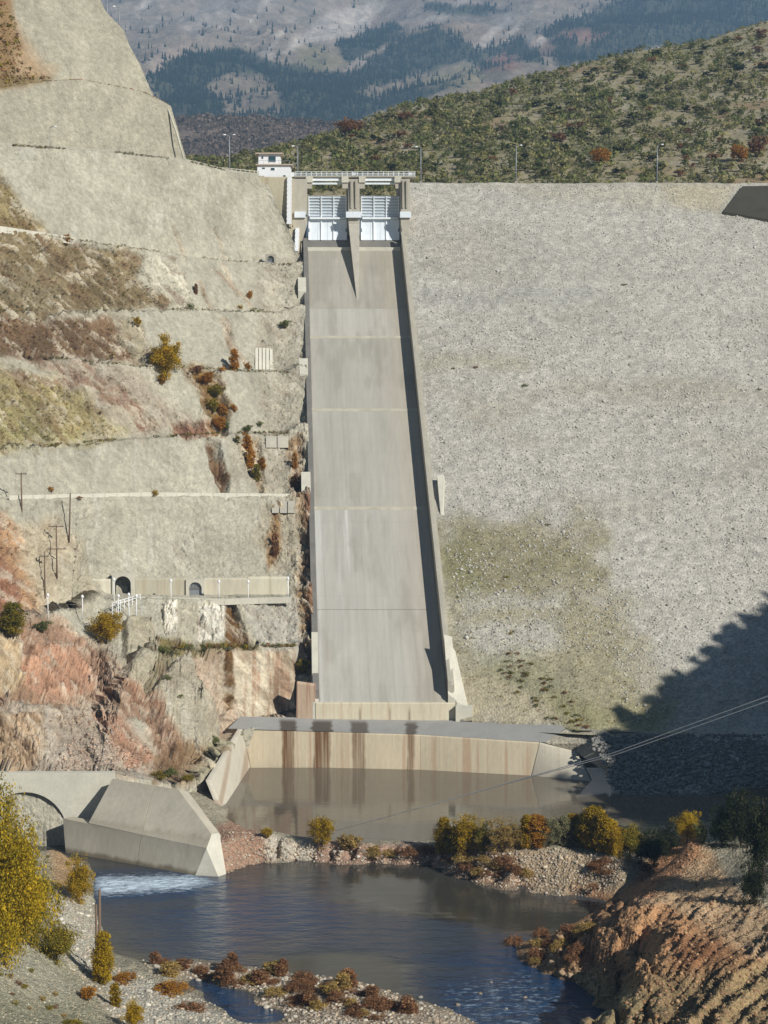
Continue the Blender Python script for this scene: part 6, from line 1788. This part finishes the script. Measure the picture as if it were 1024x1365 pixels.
for px, pb, pt, Y, lab in [(228, 797, 774, 330.5, 'white road lamp between the open tunnel and the gallery portal'), (292, 798, 775, 331.5, 'white road lamp right of the closed gallery portal'),
        (331, 799, 775, 332.2, 'white road lamp in the middle of the bright retaining wall'), (384, 797, 771, 333.0, 'white road lamp at the right end of the tunnel road'),
        (64, 818, 793, 301.0, 'white lamp on the road beside the left pale slab'), (110, 818, 795, 314.0, 'white lamp below the pale slab left of the tunnel'),
        (152, 800, 772, 325.0, 'white lamp left of the open tunnel mouth'), (158, 826, 794, 317.0, 'white lamp standing in front of the open tunnel mouth'),
        (172, 826, 792, 318.5, 'left lamp of the pair right of the dense golden bush'), (182, 824, 794, 319.5, 'right lamp of the pair right of the dense golden bush')]:
    b = atY(px, pb, Y); h = (pb - pt) * Y / F
    root = tag(empty('road_lamp', (b[0], b[1], b[2] - 1.0)), lab, 'lamp', RL)
    tube('pole', [(0, 0, 0), (0, 0, h + 1.0)], [0.085, 0.065], M_white, root, 8)
    Vh, Fh = tube_arr([(0, 0, h + 0.7), (0, 0, h + 0.85), (0, 0, h + 1.15), (0, 0, h + 1.3)], [0.08, 0.24, 0.24, 0.08], 8)
    mobj('lamp_head', [tuple(v) for v in Vh], Fh, M_white, root, smooth=True)
# road railing near the tunnels
rr = tag(empty('road_railing', tuple(atY(180, 800, 322.0))), 'short white railing at the tunnel road corner above the golden bush', 'railing')
ra = atY(150, 812, 320.0); rb = atY(187, 800, 327.0)
for k in range(8):
    p = ra * (1 - k / 7) + rb * (k / 7); sub(box('rail_post', (p[0], p[1], p[2]), (0.12, 0.12, 2.2), M_white), rr)
for dz in (0.6, 1.05): sub(tube('rail', [tuple(ra + [0, 0, dz]), tuple(rb + [0, 0, dz])], [0.06, 0.06], M_white, None, 6), rr)
# utility poles
def upole(px, pyb, pyt, label, arms=(), group=None, r=0.13, Y=None, lean=0.0):
    l = ground_hit(px, pyb)[0] if Y is None else Vector(atY(px, pyb, Y))
    h = (pyb - pyt) * mpp(l)
    root = tag(empty('utility_pole', (l.x, l.y, l.z - 0.5)), label, 'pole', group)
    tube('shaft', [(0, 0, 0), (lean * h * 0.5, 0, h * 0.5), (lean * h, 0, h + 0.5)], [r * 1.2, r, r * 0.8], M_wood, root, 8)
    for f, w in arms:
        ca_ = box('crossarm', (lean * h * f, -0.15, h * f + 0.5), (w, 0.14, 0.16), M_wood, root)
        for k in (-0.42, 0, 0.42): box('insulator', (lean * h * f + k * w, -0.15, h * f + 0.7), (0.12, 0.12, 0.26), M_galv, ca_)
    return root
UP = 'utility poles on the left slope'
upole(29, 681, 630, 'slim utility pole at the left end of the parapet bench', ((0.97, 2.0),), UP)
upole(92, 722, 657, 'leaning bare utility pole crossing the long white parapet', (), UP, 0.13, None, 0.04)
upole(76, 770, 700, 'utility pole with two crossarms on the slope left of the tunnel', ((0.98, 2.6), (0.55, 3.4)), UP)
upole(60, 796, 735, 'shorter utility pole left of the one with two crossarms', ((0.9, 1.6),), UP)
upole(133, 1300, 1184, 'tall wooden pole on the left bank, the taller of a pair', (), 'wooden poles on the left bank', 0.17, None, 0.008)
upole(129, 1294, 1204, 'shorter dark wooden pole directly left of the tall one', (), 'wooden poles on the left bank', 0.14)
# two cables across the valley
for k, (dy, lab) in enumerate(((0, 'upper one of two pale cables crossing the right foreground'), (5, 'lower one of two pale cables crossing the right foreground'))):
    pts = []
    for px, py, Y in [(1150, 884, 222), (1024, 928, 228), (920, 966, 234), (820, 1003, 240), (690, 1040, 248), (560, 1077, 256), (430, 1112, 262), (345, 1126, 268)]:
        f = sstep(600, 1024, np.array(px)); pts.append(tuple(atY(px, py + dy * float(f) * 1.3, Y)))
    o = tube('cable', pts, [0.055] * len(pts), M_cable, None, 6); tag(o, lab, 'cable', 'cables over the river')
# white concrete chute pieces on the rock beside the spillway
def block(name, pa, lab, mat, cat='slab', n=5):
    root = tag(empty(name, tuple(pa[0])), lab, cat)
    a_, b_, c_, d_ = [np.array(p) for p in pa]          # bl, br, tr, tl
    for k in range(n):
        f0, f1 = k / n + 0.02, (k + 1) / n - 0.02
        fr_ = [a_*(1-f0)+b_*f0, a_*(1-f1)+b_*f1, d_*(1-f1)+c_*f1, d_*(1-f0)+c_*f0]
        off = np.array([0, -0.22 - 0.1 * (k % 2), 0.05])
        sub(hexa('panel', [tuple(p + off) for p in fr_] + [tuple(p + [0, 1.4, -0.1]) for p in fr_], mat), root)
def hp4(x0, y0, x1, y1):
    out = []
    for x_, y_ in ((x0, y1), (x1, y1), (x1, y0), (x0, y0)):
        l = hit(x_, y_)[0]; out.append((l.x, l.y, l.z))
    return out
block('drain_slab', hp4(340, 464, 364, 493), 'white ribbed concrete slab on the face left of the spillway wall', M_pale)
block('drain_slab', hp4(354, 582, 385, 597), 'short concrete block just under the gully bench', M_conc, n=2)
block('drain_slab', hp4(362, 668, 394, 684), 'grey stained block at the right end of the long parapet', M_conc, n=3)

# ------------------------------------------------------------------ haze
hz, nt, b = _mat('haze_air')
nt.nodes.remove(b)
pv = nt.nodes.new('ShaderNodeVolumePrincipled')
pv.inputs['Color'].default_value = (0.42, 0.69, 1.0, 1)
pv.inputs['Density'].default_value = 0.00013
pv.inputs['Anisotropy'].default_value = 0.0
nt.links.new(pv.outputs[0], nt.nodes['Material Output'].inputs['Volume'])
x0, x1, y0, y1, z0, z1 = -4200, 4200, -300, 9400, -6, 2600
hzo = mobj('haze', [(x0,y0,z0),(x1,y0,z0),(x1,y1,z0),(x0,y1,z0),(x0,y0,z1),(x1,y0,z1),(x1,y1,z1),(x0,y1,z1)], HEXF, hz)
tag(hzo, kind='stuff')
